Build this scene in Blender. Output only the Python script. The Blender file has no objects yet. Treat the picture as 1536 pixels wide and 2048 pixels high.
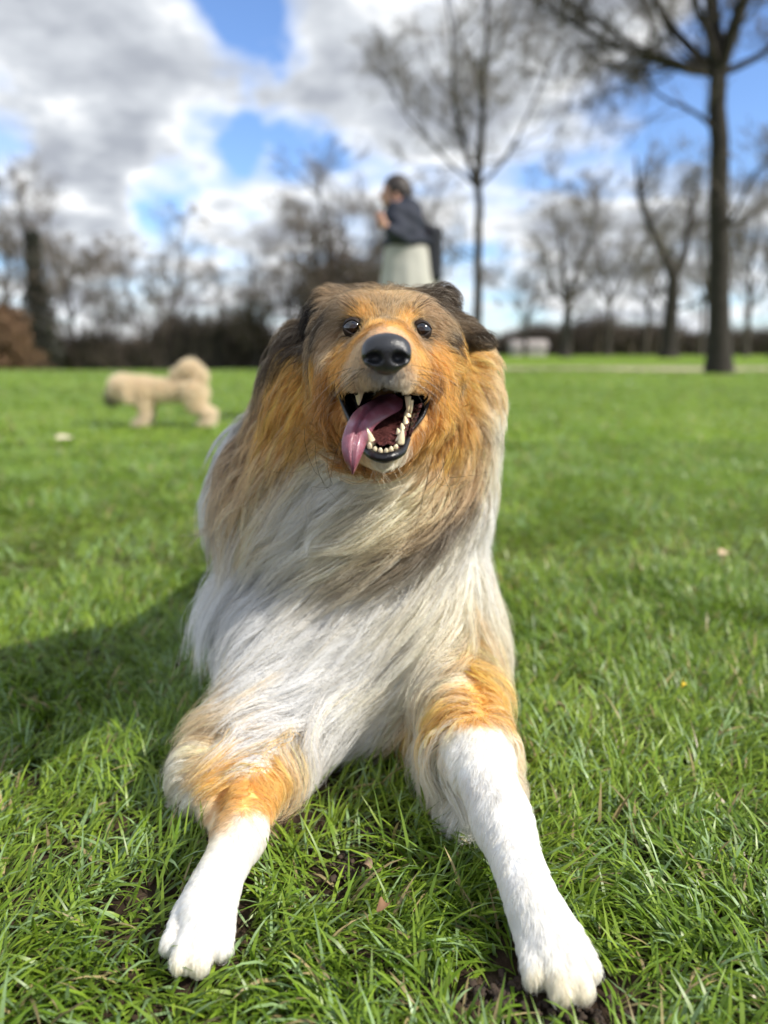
import bpy, math, random
import numpy as np
from mathutils import Vector, Matrix, noise as mnoise

R = math.radians
rng = np.random.default_rng(7)
random.seed(7)
S = bpy.context.scene
COL = S.collection

# ------------------------------------------------------------------ camera, world, sun, exposure
CAM_H = 0.5
PITCH = math.atan(316 / 1539)
FPX = 1539.0
cd = bpy.data.cameras.new('camera')
cam = bpy.data.objects.new('camera', cd)
COL.objects.link(cam)
cam.location = (0, 0, CAM_H)
cam.rotation_euler = (math.pi / 2 - PITCH, 0, 0)
cd.sensor_fit = 'VERTICAL'
cd.sensor_height = 34.6
cd.lens = 26.0
cd.clip_start = 0.05
cd.clip_end = 2000
cd.dof.use_dof = True
cd.dof.focus_distance = 0.715
cd.dof.aperture_fstop = 2.6
S.camera = cam

SUN_EL, SUN_AZ = R(40), R(116)      # azimuth clockwise from +Y (the way the camera looks)
sdir = Vector((math.sin(SUN_AZ) * math.cos(SUN_EL), math.cos(SUN_AZ) * math.cos(SUN_EL), math.sin(SUN_EL)))
sl = bpy.data.lights.new('sun', 'SUN')
sl.energy = 3.3
sl.angle = R(0.6)
sl.color = (1.0, 0.94, 0.84)
so = bpy.data.objects.new('sun', sl)
so.rotation_euler = sdir.to_track_quat('Z', 'Y').to_euler()
so.location = (3, -2, 6)
COL.objects.link(so)

S.view_settings.view_transform = 'Standard'
S.view_settings.look = 'None'
S.view_settings.gamma = 1
S.view_settings.use_curve_mapping = False
S.view_settings.exposure = 0.80
S.cycles.use_denoising = True
S.cycles.max_bounces = 12
S.cycles.diffuse_bounces = 9
S.cycles.glossy_bounces = 4
S.cycles.transmission_bounces = 8
S.cycles.transparent_max_bounces = 8
S.cycles.use_adaptive_sampling = True
S.cycles.adaptive_threshold = 0.02


def N(nt, t, **kw):
    n = nt.nodes.new(t)
    for k, v in kw.items():
        if hasattr(n, k):
            setattr(n, k, v)
        else:
            n.inputs[k.replace('_', ' ')].default_value = v
    return n


def ramp(nt, src, stops):
    n = nt.nodes.new('ShaderNodeValToRGB')
    e = n.color_ramp.elements
    while len(e) < len(stops):
        e.new(0.5)
    for k, (p, c) in enumerate(stops):
        e[k].position = p
        e[k].color = (*c, 1) if len(c) == 3 else c
    nt.links.new(src, n.inputs[0])
    return n


def math_n(nt, op, a, b=None, c=None, clamp=False):
    n = nt.nodes.new('ShaderNodeMath')
    n.operation = op
    n.use_clamp = clamp
    for i, v in enumerate((a, b, c)):
        if v is None:
            continue
        if isinstance(v, (int, float)):
            n.inputs[i].default_value = v
        else:
            nt.links.new(v, n.inputs[i])
    return n.outputs[0]


# world: Nishita sky with broken cumulus mixed in by direction
W = bpy.data.worlds.new('World')
S.world = W
W.use_nodes = True
nt = W.node_tree
nt.nodes.clear()
L = nt.links.new
out = N(nt, 'ShaderNodeOutputWorld')
bg = N(nt, 'ShaderNodeBackground')
bg.inputs['Strength'].default_value = 0.125
sky = N(nt, 'ShaderNodeTexSky', sky_type='NISHITA', sun_disc=False, sun_elevation=SUN_EL, sun_rotation=SUN_AZ)
sky.air_density = 1.0
sky.dust_density = 0.3
sky.ozone_density = 1.4
tc = N(nt, 'ShaderNodeTexCoord')
sep = N(nt, 'ShaderNodeSeparateXYZ')
L(tc.outputs['Generated'], sep.inputs[0])
zc = math_n(nt, 'MAXIMUM', sep.outputs[2], 0.0)
zp = math_n(nt, 'ADD', zc, 0.22)
ux = math_n(nt, 'DIVIDE', sep.outputs[0], zp)
uy = math_n(nt, 'DIVIDE', sep.outputs[1], zp)
cmb = N(nt, 'ShaderNodeCombineXYZ')
L(ux, cmb.inputs[0])
L(uy, cmb.inputs[1])
n1 = N(nt, 'ShaderNodeTexNoise', noise_dimensions='3D')
n1.inputs['Scale'].default_value = 2.1
n1.inputs['Detail'].default_value = 8
n1.inputs['Roughness'].default_value = 0.56
n1.inputs['Distortion'].default_value = 0.3
mp = N(nt, 'ShaderNodeMapping')
mp.inputs['Location'].default_value = (3.3, 1.2, 0)
L(cmb.outputs[0], mp.inputs[0])
L(mp.outputs[0], n1.inputs['Vector'])
dens = n1.outputs['Fac']


def pix_dir(px, py):
    f = Vector((0, math.cos(PITCH), -math.sin(PITCH)))
    u = Vector((0, math.sin(PITCH), math.cos(PITCH)))
    return (f + Vector((1, 0, 0)) * (px - 768) / FPX + u * (1024 - py) / FPX).normalized()


# the breaks of blue (and the thickest heads of cloud) as they stand in the sky over the park
acc = dens
nz = N(nt, 'ShaderNodeTexNoise')
nz.inputs['Scale'].default_value = 9
nz.inputs['Detail'].default_value = 5
L(tc.outputs['Generated'], nz.inputs['Vector'])
warp = math_n(nt, 'MULTIPLY', math_n(nt, 'SUBTRACT', nz.outputs['Fac'], 0.5), 0.16)
for px, py, rad, amt in [(490, 20, .06, -.28), (440, 305, .06, -.20), (560, 310, .06, -.22), (690, 235, .05, -.12), (290, 385, .04, -.16),
                         (330, 440, .06, -.1), (20, 300, .05, -.15), (1130, 250, .10, -.10), (1250, 330, .12, -.05), (1500, 80, .14, -.10),
                         (1500, 350, .10, -.08), (980, 400, .06, -.1), (1000, 620, .08, -.13), (760, 220, .05, .02),
                         (200, 150, .18, .14), (560, 170, .10, .12), (150, 380, .07, .10), (900, 80, .15, .12), (1180, 60, .10, .14), (1150, 520, .14, .06), (1330, 450, .12, .06), (1050, 180, .08, .05),
                         (620, 60, .08, .10), (430, 400, .05, .12), (560, 420, .07, .12), (200, 520, .15, .04), (1150, 460, .06, .12)]:
    d = pix_dir(px, py)
    vm = N(nt, 'ShaderNodeVectorMath', operation='DISTANCE')
    vm.inputs[1].default_value = d
    L(tc.outputs['Generated'], vm.inputs[0])
    dd = math_n(nt, 'ADD', vm.outputs['Value'], warp)
    mr = N(nt, 'ShaderNodeMapRange', interpolation_type='SMOOTHSTEP')
    mr.inputs[1].default_value = rad * 1.35
    mr.inputs[2].default_value = rad * 0.2
    mr.inputs[3].default_value = 0
    mr.inputs[4].default_value = amt
    L(dd, mr.inputs[0])
    acc = math_n(nt, 'ADD', acc, mr.outputs[0])
cover = ramp(nt, acc, [(0.36, (0, 0, 0)), (0.44, (.45, .45, .45)), (0.55, (1, 1, 1))])
n2 = N(nt, 'ShaderNodeTexNoise')
n2.inputs['Scale'].default_value = 3.4
n2.inputs['Detail'].default_value = 7
n2.inputs['Roughness'].default_value = 0.6
mp2 = N(nt, 'ShaderNodeMapping')
mp2.inputs['Location'].default_value = (7.1, 3.4, 2)
L(cmb.outputs[0], mp2.inputs[0])
L(mp2.outputs[0], n2.inputs['Vector'])
thick = math_n(nt, 'ADD', math_n(nt, 'MULTIPLY', acc, 0.75), math_n(nt, 'MULTIPLY', n2.outputs['Fac'], 0.75))
CL = 1.0
cloudc = ramp(nt, thick, [(0.62, (5.6, 5.9, 6.4)), (0.74, (7.4, 7.5, 7.6)), (0.83, (4.6, 4.85, 5.2)), (0.97, (2.9, 3.1, 3.5))])
for e in cloudc.color_ramp.elements:      # ramp colours are kept in 0..1, scaled up after
    e.color = (e.color[0] / 8, e.color[1] / 8, e.color[2] / 8, 1)
sc = N(nt, 'ShaderNodeVectorMath', operation='SCALE')
sc.inputs['Scale'].default_value = 6.0
L(cloudc.outputs[0], sc.inputs[0])
skb = N(nt, 'ShaderNodeVectorMath', operation='MULTIPLY')
skb.inputs[1].default_value = (.66, .78, 1.0)
L(sky.outputs[0], skb.inputs[0])
mx = N(nt, 'ShaderNodeMix', data_type='RGBA')
L(cover.outputs[0], mx.inputs[0])
L(skb.outputs[0], mx.inputs[6])
L(sc.outputs[0], mx.inputs[7])
L(mx.outputs[2], bg.inputs['Color'])
L(bg.outputs[0], out.inputs[0])
W.cycles.sampling_method = 'MANUAL'
W.cycles.sample_map_resolution = 512


# ------------------------------------------------------------------ helpers
def P(px, py, Y):
    """point of the place seen at photograph pixel (px, py), Y metres ahead of the camera"""
    d = pix_dir(px, py)
    k = Y / d.y
    return np.array((d.x * k, Y, CAM_H + d.z * k))


def tag(o, label=None, cat=None, group=None, kind=None):
    if label: o['label'] = label
    if cat: o['category'] = cat
    if group: o['group'] = group
    if kind: o['kind'] = kind
    return o


def link(name, data, parent=None, loc=None):
    o = bpy.data.objects.new(name, data)
    COL.objects.link(o)
    if loc is not None:
        o.location = loc
    if parent is not None:
        o.parent = parent
    return o


def mesh_np(name, verts, faces, mat=None, smooth=True, uv=None):
    """faces: (n,3) or (n,4) int array or list of lists"""
    me = bpy.data.meshes.new(name)
    verts = np.asarray(verts, dtype=np.float32)
    if isinstance(faces, np.ndarray):
        n, k = faces.shape
        me.vertices.add(len(verts))
        me.vertices.foreach_set('co', verts.ravel())
        me.loops.add(n * k)
        me.loops.foreach_set('vertex_index', faces.astype(np.int32).ravel())
        me.polygons.add(n)
        me.polygons.foreach_set('loop_start', np.arange(0, n * k, k, dtype=np.int32))
        me.update(calc_edges=True)
    else:
        me.from_pydata([tuple(map(float, v)) for v in verts], [], faces)
        me.update()
    if smooth:
        me.polygons.foreach_set('use_smooth', np.ones(len(me.polygons), dtype=bool))
    if mat:
        me.materials.append(mat)
    return me


def add_col(me, name, arr, domain='POINT'):
    a = me.attributes.new(name, 'FLOAT_COLOR', domain)
    c = np.ones((len(arr), 4), dtype=np.float32)
    c[:, :3] = arr
    a.data.foreach_set('color', c.ravel())


def newmat(name):
    m = bpy.data.materials.new(name)
    m.use_nodes = True
    nt = m.node_tree
    b = nt.nodes['Principled BSDF']
    return m, nt, b


def simple_mat(name, col, rough=.6, bump=0, bscale=50, var=0.0, spec=.5, coat=0, sss=0):
    m, nt, b = newmat(name)
    b.inputs['Base Color'].default_value = (*col, 1)
    b.inputs['Roughness'].default_value = rough
    b.inputs['Specular IOR Level'].default_value = spec
    b.inputs['Coat Weight'].default_value = coat
    b.inputs['Coat Roughness'].default_value = .08
    if sss:
        b.inputs['Subsurface Weight'].default_value = sss
        b.inputs['Subsurface Radius'].default_value = (1, .35, .2)
        b.inputs['Subsurface Scale'].default_value = .004
    tcn = N(nt, 'ShaderNodeTexCoord')
    nz = N(nt, 'ShaderNodeTexNoise')
    nz.inputs['Scale'].default_value = bscale
    nz.inputs['Detail'].default_value = 6
    nt.links.new(tcn.outputs['Object'], nz.inputs['Vector'])
    if var:
        c0 = tuple(max(0, c * (1 - var)) for c in col)
        c1 = tuple(min(1, c * (1 + var)) for c in col)
        r = ramp(nt, nz.outputs['Fac'], [(.3, c0), (.7, c1)])
        nt.links.new(r.outputs[0], b.inputs['Base Color'])
    if bump:
        bp = N(nt, 'ShaderNodeBump')
        bp.inputs['Strength'].default_value = 1
        bp.inputs['Distance'].default_value = bump
        nt.links.new(nz.outputs['Fac'], bp.inputs['Height'])
        nt.links.new(bp.outputs[0], b.inputs['Normal'])
    return m


# --- signed distance modelling -------------------------------------------------
def sd_ell(p, c, r, rot=None):
    q = p - np.asarray(c)
    if rot is not None:
        q = q @ np.asarray(rot)            # rot: columns are the ellipsoid's axes
    r = np.asarray(r, dtype=float)
    k0 = np.sqrt(((q / r) ** 2).sum(-1))
    k1 = np.sqrt(((q / r ** 2) ** 2).sum(-1)) + 1e-9
    return k0 * (k0 - 1) / k1


def sd_cap(p, a, b, ra, rb):
    a = np.asarray(a, float)
    b = np.asarray(b, float)
    ab = b - a
    t = np.clip(((p - a) @ ab) / (ab @ ab), 0, 1)
    q = p - a - t[..., None] * ab
    return np.sqrt((q ** 2).sum(-1)) - (ra + (rb - ra) * t)


def smin(a, b, k):
    h = np.clip(0.5 + 0.5 * (b - a) / k, 0, 1)
    return b + (a - b) * h - k * h * (1 - h)


def smax(a, b, k):
    return -smin(-a, -b, k)


def surface_nets(fn, xs, ys, zs, pad=0.0):
    nx, ny, nz = len(xs), len(ys), len(zs)
    F = np.empty((nx, ny, nz), dtype=np.float32)
    # far from the surface one value per block is enough
    B = 8
    blocks = [(i, j, k) for i in range(0, nx, B) for j in range(0, ny, B) for k in range(0, nz, B)]
    cen, half = [], []
    for i, j, k in blocks:
        e = [(a[q], a[min(q + B, len(a)) - 1]) for a, q in ((xs, i), (ys, j), (zs, k))]
        cen.append([(u + v) / 2 for u, v in e])
        half.append(math.sqrt(sum((v - u) ** 2 for u, v in e)) / 2)
    cen = np.array(cen)
    half = np.array(half)
    cv = fn(cen)
    nearb = np.abs(cv) < np.maximum(half * 1.5, pad)
    P_, I_ = [], []
    for n_, (i, j, k) in enumerate(blocks):
        if not nearb[n_]:
            F[i:i + B, j:j + B, k:k + B] = cv[n_]
            continue
        g_ = np.meshgrid(np.arange(i, min(i + B, nx)), np.arange(j, min(j + B, ny)), np.arange(k, min(k + B, nz)), indexing='ij')
        I_.append(np.stack([a.ravel() for a in g_], -1))
    I_ = np.concatenate(I_)
    for s0 in range(0, len(I_), 60000):
        ii = I_[s0:s0 + 60000]
        F[ii[:, 0], ii[:, 1], ii[:, 2]] = fn(np.stack([xs[ii[:, 0]], ys[ii[:, 1]], zs[ii[:, 2]]], -1))
    ins = F < 0
    c = ins[:-1, :-1, :-1].astype(np.int8)
    tot = np.zeros_like(c)
    for a in (0, 1):
        for b in (0, 1):
            for d in (0, 1):
                tot += ins[a:nx - 1 + a, b:ny - 1 + b, d:nz - 1 + d]
    act = (tot > 0) & (tot < 8)
    idx = -np.ones(act.shape, dtype=np.int64)
    ci = np.argwhere(act)
    idx[act] = np.arange(len(ci))
    acc = np.zeros((len(ci), 3))
    cnt = np.zeros(len(ci))
    ax = (xs, ys, zs)
    offs = [(a, b, d) for a in (0, 1) for b in (0, 1) for d in (0, 1)]
    for o in offs:
        for k in range(3):
            if o[k] == 1:
                continue
            o2 = list(o)
            o2[k] = 1
            i1 = ci + np.array(o)
            i2 = ci + np.array(o2)
            f1 = F[i1[:, 0], i1[:, 1], i1[:, 2]]
            f2 = F[i2[:, 0], i2[:, 1], i2[:, 2]]
            m = (f1 < 0) != (f2 < 0)
            t = np.where(m, f1 / np.where(m, f1 - f2, 1), 0)
            p1 = np.stack([ax[j][i1[:, j]] for j in range(3)], -1)
            p2 = np.stack([ax[j][i2[:, j]] for j in range(3)], -1)
            acc += np.where(m[:, None], p1 + (p2 - p1) * t[:, None], 0)
            cnt += m
    V = acc / cnt[:, None]
    quads = []
    for k in range(3):
        sl1 = [slice(None)] * 3
        sl2 = [slice(None)] * 3
        sl1[k] = slice(0, -1)
        sl2[k] = slice(1, None)
        A, B = ins[tuple(sl1)], ins[tuple(sl2)]
        e = np.argwhere(A != B)
        u, v = (k + 1) % 3, (k + 2) % 3
        ok = (e[:, u] > 0) & (e[:, v] > 0)
        sh = act.shape
        ok &= (e[:, u] < sh[u]) & (e[:, v] < sh[v]) & (e[:, k] < sh[k])
        e = e[ok]
        du = np.zeros(3, int); du[u] = 1
        dv = np.zeros(3, int); dv[v] = 1
        q = [idx[tuple((e - a * du - b * dv).T)] for a, b in ((1, 1), (0, 1), (0, 0), (1, 0))]
        q = np.stack(q, -1)
        flip = ~A[tuple(e.T)]
        q[flip] = q[flip][:, ::-1]
        quads.append(q)
    Q = np.concatenate(quads)
    Q = Q[(Q >= 0).all(1)]
    return V, Q, F


def grid_lookup(F, xs, ys, zs):
    def f(p):
        ii, ff = [], []
        for k, ax in enumerate((xs, ys, zs)):
            v = np.clip(p[:, k], ax[0], ax[-1] - 1e-6)
            i = np.clip(np.searchsorted(ax, v, side='right') - 1, 0, len(ax) - 2)
            ii.append(i)
            ff.append((v - ax[i]) / (ax[i + 1] - ax[i]))
        o = 0
        for a in (0, 1):
            for b in (0, 1):
                for c in (0, 1):
                    o = o + F[ii[0] + a, ii[1] + b, ii[2] + c] * (ff[0] if a else 1 - ff[0]) * (ff[1] if b else 1 - ff[1]) * (ff[2] if c else 1 - ff[2])
        return o
    return f


def warp_axis(lo, hi, coarse, fine, flo, fhi):
    """grid coordinates, fine between flo and fhi and growing to coarse away from it"""
    xs = [flo]
    while xs[-1] < fhi: xs.append(xs[-1] + fine)
    s = fine
    while xs[-1] < hi:
        s = min(coarse, s * 1.15)
        xs.append(xs[-1] + s)
    s = fine
    left = []
    x = flo
    while x > lo:
        s = min(coarse, s * 1.15)
        x -= s
        left.append(x)
    return np.array(left[::-1] + xs)


def tubes(paths, radii, sides=6, cap=True):
    """list of (n,3) polylines with (n,) radii -> verts, tri/quad faces (as quads array)"""
    Vs, Fs = [], []
    off = 0
    ang = np.linspace(0, 2 * math.pi, sides, endpoint=False)
    ca, sa = np.cos(ang), np.sin(ang)
    for pth, rd in zip(paths, radii):
        pth = np.asarray(pth, float)
        n = len(pth)
        t = np.gradient(pth, axis=0)
        t /= np.linalg.norm(t, axis=1)[:, None] + 1e-12
        ref = np.array((0, 0, 1.0)) if abs(t[0, 2]) < .9 else np.array((1.0, 0, 0))
        u = np.cross(t, ref)
        u /= np.linalg.norm(u, axis=1)[:, None] + 1e-12
        w = np.cross(t, u)
        ring = pth[:, None] + np.asarray(rd)[:, None, None] * (u[:, None] * ca[None, :, None] + w[:, None] * sa[None, :, None])
        Vs.append(ring.reshape(-1, 3))
        i = np.arange(n - 1)[:, None] * sides
        j = np.arange(sides)[None]
        j2 = (j + 1) % sides
        q = np.stack([i + j, i + j2, i + sides + j2, i + sides + j], -1).reshape(-1, 4) + off
        Fs.append(q)
        off += n * sides
    return np.concatenate(Vs), np.concatenate(Fs)


def poly_sd(px, pz, poly):
    """signed distance to a 2D polygon, negative inside"""
    poly = np.asarray(poly, float)
    d = np.full(px.shape, 1e9)
    s = np.zeros(px.shape, dtype=bool)
    n = len(poly)
    for i in range(n):
        a = poly[i]; b = poly[(i + 1) % n]
        e = b - a
        wx, wz = px - a[0], pz - a[1]
        t = np.clip((wx * e[0] + wz * e[1]) / (e @ e), 0, 1)
        d = np.minimum(d, (wx - t * e[0]) ** 2 + (wz - t * e[1]) ** 2)
        c = ((a[1] <= pz) != (b[1] <= pz)) & (px < a[0] + (pz - a[1]) / (e[1] if abs(e[1]) > 1e-12 else 1e-12) * e[0])
        s ^= c
    d = np.sqrt(d)
    return np.where(s, -d, d)


def spline(pts, n):
    """Catmull-Rom through rows of pts (any width), n samples"""
    pts = np.asarray(pts, float)
    p = np.vstack([2 * pts[0] - pts[1], pts, 2 * pts[-1] - pts[-2]])
    m = len(pts) - 1
    u = np.linspace(0, m - 1e-9, n)
    i = u.astype(int)
    t = (u - i)[:, None]
    a, b, c, d = p[i], p[i + 1], p[i + 2], p[i + 3]
    return .5 * (2 * b + (c - a) * t + (2 * a - 5 * b + 4 * c - d) * t ** 2 + (3 * b - a - 3 * c + d) * t ** 3)

# ------------------------------------------------------------------ the collie: body
MOUTH_PX = np.array([(672, 768), (690, 777), (712, 784), (740, 777), (770, 772), (800, 776), (826, 789), (846, 783), (863, 778),
                     (858, 806), (846, 832), (832, 852), (818, 868), (810, 890), (801, 904), (788, 912), (768, 915), (745, 909), (728, 893),
                     (716, 868), (700, 842), (685, 815), (676, 790)], float)
EYES = [P(706, 656, .728), P(843, 661, .728)]
SHOULDER_L, SHOULDER_R = np.array((-.080, 1.02, .16)), np.array((.056, 1.02, .17))


def on_ground(px, py, z):
    """point at height z seen at this pixel"""
    d = pix_dir(px, py)
    k = (z - CAM_H) / d.z
    return np.array((d.x * k, d.y * k, z))


LEG_L = [(-.120, .97, .060), (-.132, .86, .050), tuple(on_ground(480, 1670, .042)), tuple(on_ground(438, 1755, .036))]
LEG_R = [(.088, .98, .110), tuple(on_ground(948, 1500, .095)), tuple(on_ground(1005, 1640, .066)), tuple(on_ground(1062, 1800, .046))]


def legs_sd(p):
    d = None
    for leg, rr in ((LEG_L, (.042, .033, .0205, .0200)), (LEG_R, (.037, .031, .0230, .0210))):
        for k in range(3):
            c = sd_cap(p, leg[k], leg[k + 1], rr[k], rr[k + 1])
            d = c if d is None else smin(d, c, .02)
    # the thick elbow feathering starts from a loose fold of skin behind the left forearm
    d = smin(d, sd_cap(p, (-.148, .930, .055), tuple(on_ground(418, 1550, .040)), .034, .032), .03)
    d = smin(d, sd_cap(p, tuple(on_ground(418, 1550, .040)), tuple(on_ground(446, 1680, .022)), .031, .008), .02)
    # folds of skin that carry the feathering behind the right forearm
    d = smin(d, sd_cap(p, (.065, .97, .065), tuple(on_ground(935, 1650, .016)), .034, .006), .02)
    d = smin(d, sd_cap(p, (.100, .96, .065), tuple(on_ground(1018, 1650, .024)), .034, .006), .02)
    d = smin(d, sd_ell(p, (.045, .985, .125), (.085, .085, .105)), .05)
    d = smin(d, sd_ell(p, (-.125, .99, .12), (.085, .10, .085)), .04)
    d = smin(d, sd_ell(p, (-.090, .945, .070), (.085, .085, .062)), .04)
    # paws: a palm and four toes each
    for (px, py, tx, ty, w) in ((414, 1815, -.05, -1.0, .76), (1092, 1862, .20, -1.0, .80)):
        c = on_ground(px, py, .026)
        d = smin(d, sd_ell(p, c, (.032 * w, .034, .021)), .015)
        dirv = np.array((tx, ty, 0)); dirv /= np.linalg.norm(dirv)
        side = np.array((-dirv[1], dirv[0], 0))
        for k, (s, f) in enumerate(((-1.5, .020), (-.5, .038), (.5, .039), (1.5, .022))):
            a = c + side * s * .0160 * w + dirv * f * .3 + np.array((0, 0, .002))
            b = c + side * s * .0185 * w + dirv * (f + .012) + np.array((0, 0, -.010))
            d = smin(d, sd_cap(p, a, b, .0105 * w, .0118 * w), .003)
    return d


def head_sd(p):
    sk = sd_ell(p, P(772, 664, .825) + np.array((0, 0, -.008)), (.055, .085, .044))
    # brow ridges and cheek bones
    sk = smin(sk, sd_ell(p, P(722, 625, .765), (.022, .026, .017)), .022)
    sk = smin(sk, sd_ell(p, P(822, 629, .765), (.022, .026, .017)), .022)
    sk = smin(sk, sd_ell(p, P(680, 715, .80), (.025, .050, .040)), .03)
    sk = smin(sk, sd_ell(p, P(866, 719, .80), (.025, .050, .040)), .03)
    # muzzle, narrow wedge coming at the viewer; lips widen towards the corners
    mz = sd_cap(p, P(773, 690, .775), P(772, 716, .632), .034, .0185)
    mz = smin(mz, sd_cap(p, P(725, 742, .735), P(754, 752, .632), .026, .0130), .014)
    mz = smin(mz, sd_cap(p, P(822, 744, .735), P(792, 753, .632), .026, .0130), .014)
    sk = smin(sk, mz, .022)
    sk = smin(sk, sd_cap(p, P(694, 760, .74), P(728, 772, .675), .018, .010), .012)
    sk = smin(sk, sd_cap(p, P(846, 764, .74), P(816, 776, .675), .018, .010), .012)
    # lower jaw, dropped open
    jw = sd_cap(p, P(770, 846, .79), P(766, 894, .655), .038, .0150)
    jw = smin(jw, sd_cap(p, P(690, 800, .775), P(742, 882, .668), .023, .0115), .015)
    jw = smin(jw, sd_cap(p, P(850, 806, .775), P(793, 884, .668), .023, .0110), .015)
    sk = smin(sk, jw, .012)
    # eye sockets
    for e in EYES:
        sk = smax(sk, -sd_ell(p, e + np.array((0, -.002, 0)), (.0100, .0130, .0066)), .0025)
    return sk


CP_, SP_ = math.cos(PITCH), math.sin(PITCH)


def mouth_sd(p):
    # the opening: its outline lies on the curved lips, and it narrows towards the throat
    dep = p[..., 1] * CP_ - (p[..., 2] - CAM_H) * SP_
    dep = np.maximum(dep, .1)
    px = 768 + p[..., 0] / dep * FPX
    py = 1024 - (p[..., 1] * SP_ + (p[..., 2] - CAM_H) * CP_) / dep * FPX
    f = np.clip((p[..., 1] - .70) / .12, 0, 1)
    s = 1 + .5 * f
    near = (np.abs(px - 768) < 200) & (np.abs(py - 840) < 170) & (p[..., 1] < .84)
    d2 = np.full(px.shape, .05)
    d2[near] = poly_sd(768 + (px[near] - 768) * s[near], 832 + (py[near] - 832) * s[near], MOUTH_PX) * dep[near] / FPX
    return np.maximum(d2 / 1.2, p[..., 1] - .785)


def ears_sd(p):
    d = None
    for base, mid, tip, r0, r1 in ((P(672, 640, .87), P(658, 610, .89), P(626, 642, .90), .018, .006),
                                   (P(876, 655, .86), P(925, 667, .860), P(974, 684, .835), .018, .005),
                                   (P(872, 615, .87), P(882, 604, .885), P(888, 596, .89), .014, .006)):
        c = smin(sd_cap(p, base, mid, r0, (r0 + r1) / 2), sd_cap(p, mid, tip, (r0 + r1) / 2, r1), .01)
        d = c if d is None else np.minimum(d, c)
    return d


def torso_sd(p):
    d = sd_cap(p, P(765, 730, .88), P(740, 940, .985), .074, .122)               # neck
    d = smin(d, sd_ell(p, P(912, 815, .945), (.038, .055, .085)), .03)            # thick side ruffs
    d = smin(d, sd_ell(p, P(625, 800, .945), (.036, .055, .080)), .03)
    d = smin(d, sd_ell(p, P(712, 1000, 1.02), (.162, .120, .130)), .05)           # ruff
    d = smin(d, sd_ell(p, P(714, 1180, 1.06), (.142, .135, .150)), .06)           # chest
    d = smin(d, sd_ell(p, (-.020, 1.035, .095), (.116, .150, .095)), .05)         # brisket
    d = smin(d, sd_cap(p, SHOULDER_L, LEG_L[0], .060, .045), .05)
    d = smin(d, sd_cap(p, SHOULDER_R, LEG_R[0], .054, .040), .05)
    d = smin(d, sd_cap(p, (-.04, 1.15, .20), (-.02, 1.60, .17), .135, .125), .06)  # barrel
    d = smin(d, sd_ell(p, (-.01, 1.68, .14), (.155, .15, .135)), .06)             # haunches
    for s in (-1, 1):
        d = smin(d, sd_ell(p, (-.01 + s * .13, 1.62, .10), (.055, .13, .09)), .03)
        d = smin(d, sd_cap(p, (-.01 + s * .165, 1.58, .035), (-.01 + s * .16, 1.36, .03), .03, .022), .02)
    tl = sd_cap(p, (.05, 1.82, .12), (.20, 1.86, .22), .035, .03)
    tl = smin(tl, sd_cap(p, (.20, 1.86, .22), (.262, 1.84, .385), .03, .014), .03)
    d = smin(d, tl, .03)
    return d


def body_sd(p, mouth=True):
    d = smin(torso_sd(p), legs_sd(p), .038)
    h = smin(head_sd(p), ears_sd(p), .012)
    d = smin(d, h, .025)
    if mouth:
        d = smax(d, -mouth_sd(p), .003)
    return np.maximum(d, -(p[..., 2] - .002))


def grad(p, fn=body_sd, e=.002):
    g = np.stack([fn(p + np.eye(3)[k] * e) - fn(p - np.eye(3)[k] * e) for k in range(3)], -1)
    return g / (np.linalg.norm(g, axis=-1)[:, None] + 1e-12)


def march(pxs, pys, fn=body_sd):
    d = np.array([pix_dir(a, b)[:] for a, b in zip(pxs, pys)])
    o = np.array((0, 0, CAM_H))
    t = np.full(len(d), .45)
    for _ in range(90):
        t += np.clip(fn(o + d * t[:, None]) * .7, -.02, .05)
    p = o + d * t[:, None]
    hit = (np.abs(fn(p)) < .004) & (t < 2.2)
    return p, hit

# body mesh (one continuous skin), coloured like the coat that grows on it
xs = warp_axis(-.32, .36, .009, .0030, -.205, .195)
ys = warp_axis(.46, 1.95, .012, .0033, .51, .80)
zl = warp_axis(-.012, .30, .0075, .0030, -.009, .060)
zh = warp_axis(.31, .62, .0075, .0027, .40, .575)
zs = np.concatenate([zl[zl < .31], zh[zh > zl[zl < .31][-1] + .002]])
BV, BQ, BF = surface_nets(body_sd, xs, ys, zs, .06)
skin_sd = grid_lookup(BF, xs, ys, zs)

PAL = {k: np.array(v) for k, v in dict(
    O=(.91, .57, .17), o=(.64, .34, .10), A=(.93, .62, .21), P=(.88, .64, .40), X=(.44, .22, .07), T=(.86, .68, .43), t=(.62, .46, .29),  # X: darker tufts along the cheek creases, partly shade painted into the coat
    C=(.90, .85, .72), Y=(.88, .79, .56), W=(.94, .93, .90), V=(.92, .93, .94), G=(.44, .33, .21), g=(.60, .46, .29),  # V: white with the cool skylight tint of the shaded left side painted in
    D=(.12, .09, .065), K=(.025, .02, .017), S=(.42, .42, .42), M=(.05, .022, .02)).items()}
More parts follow.
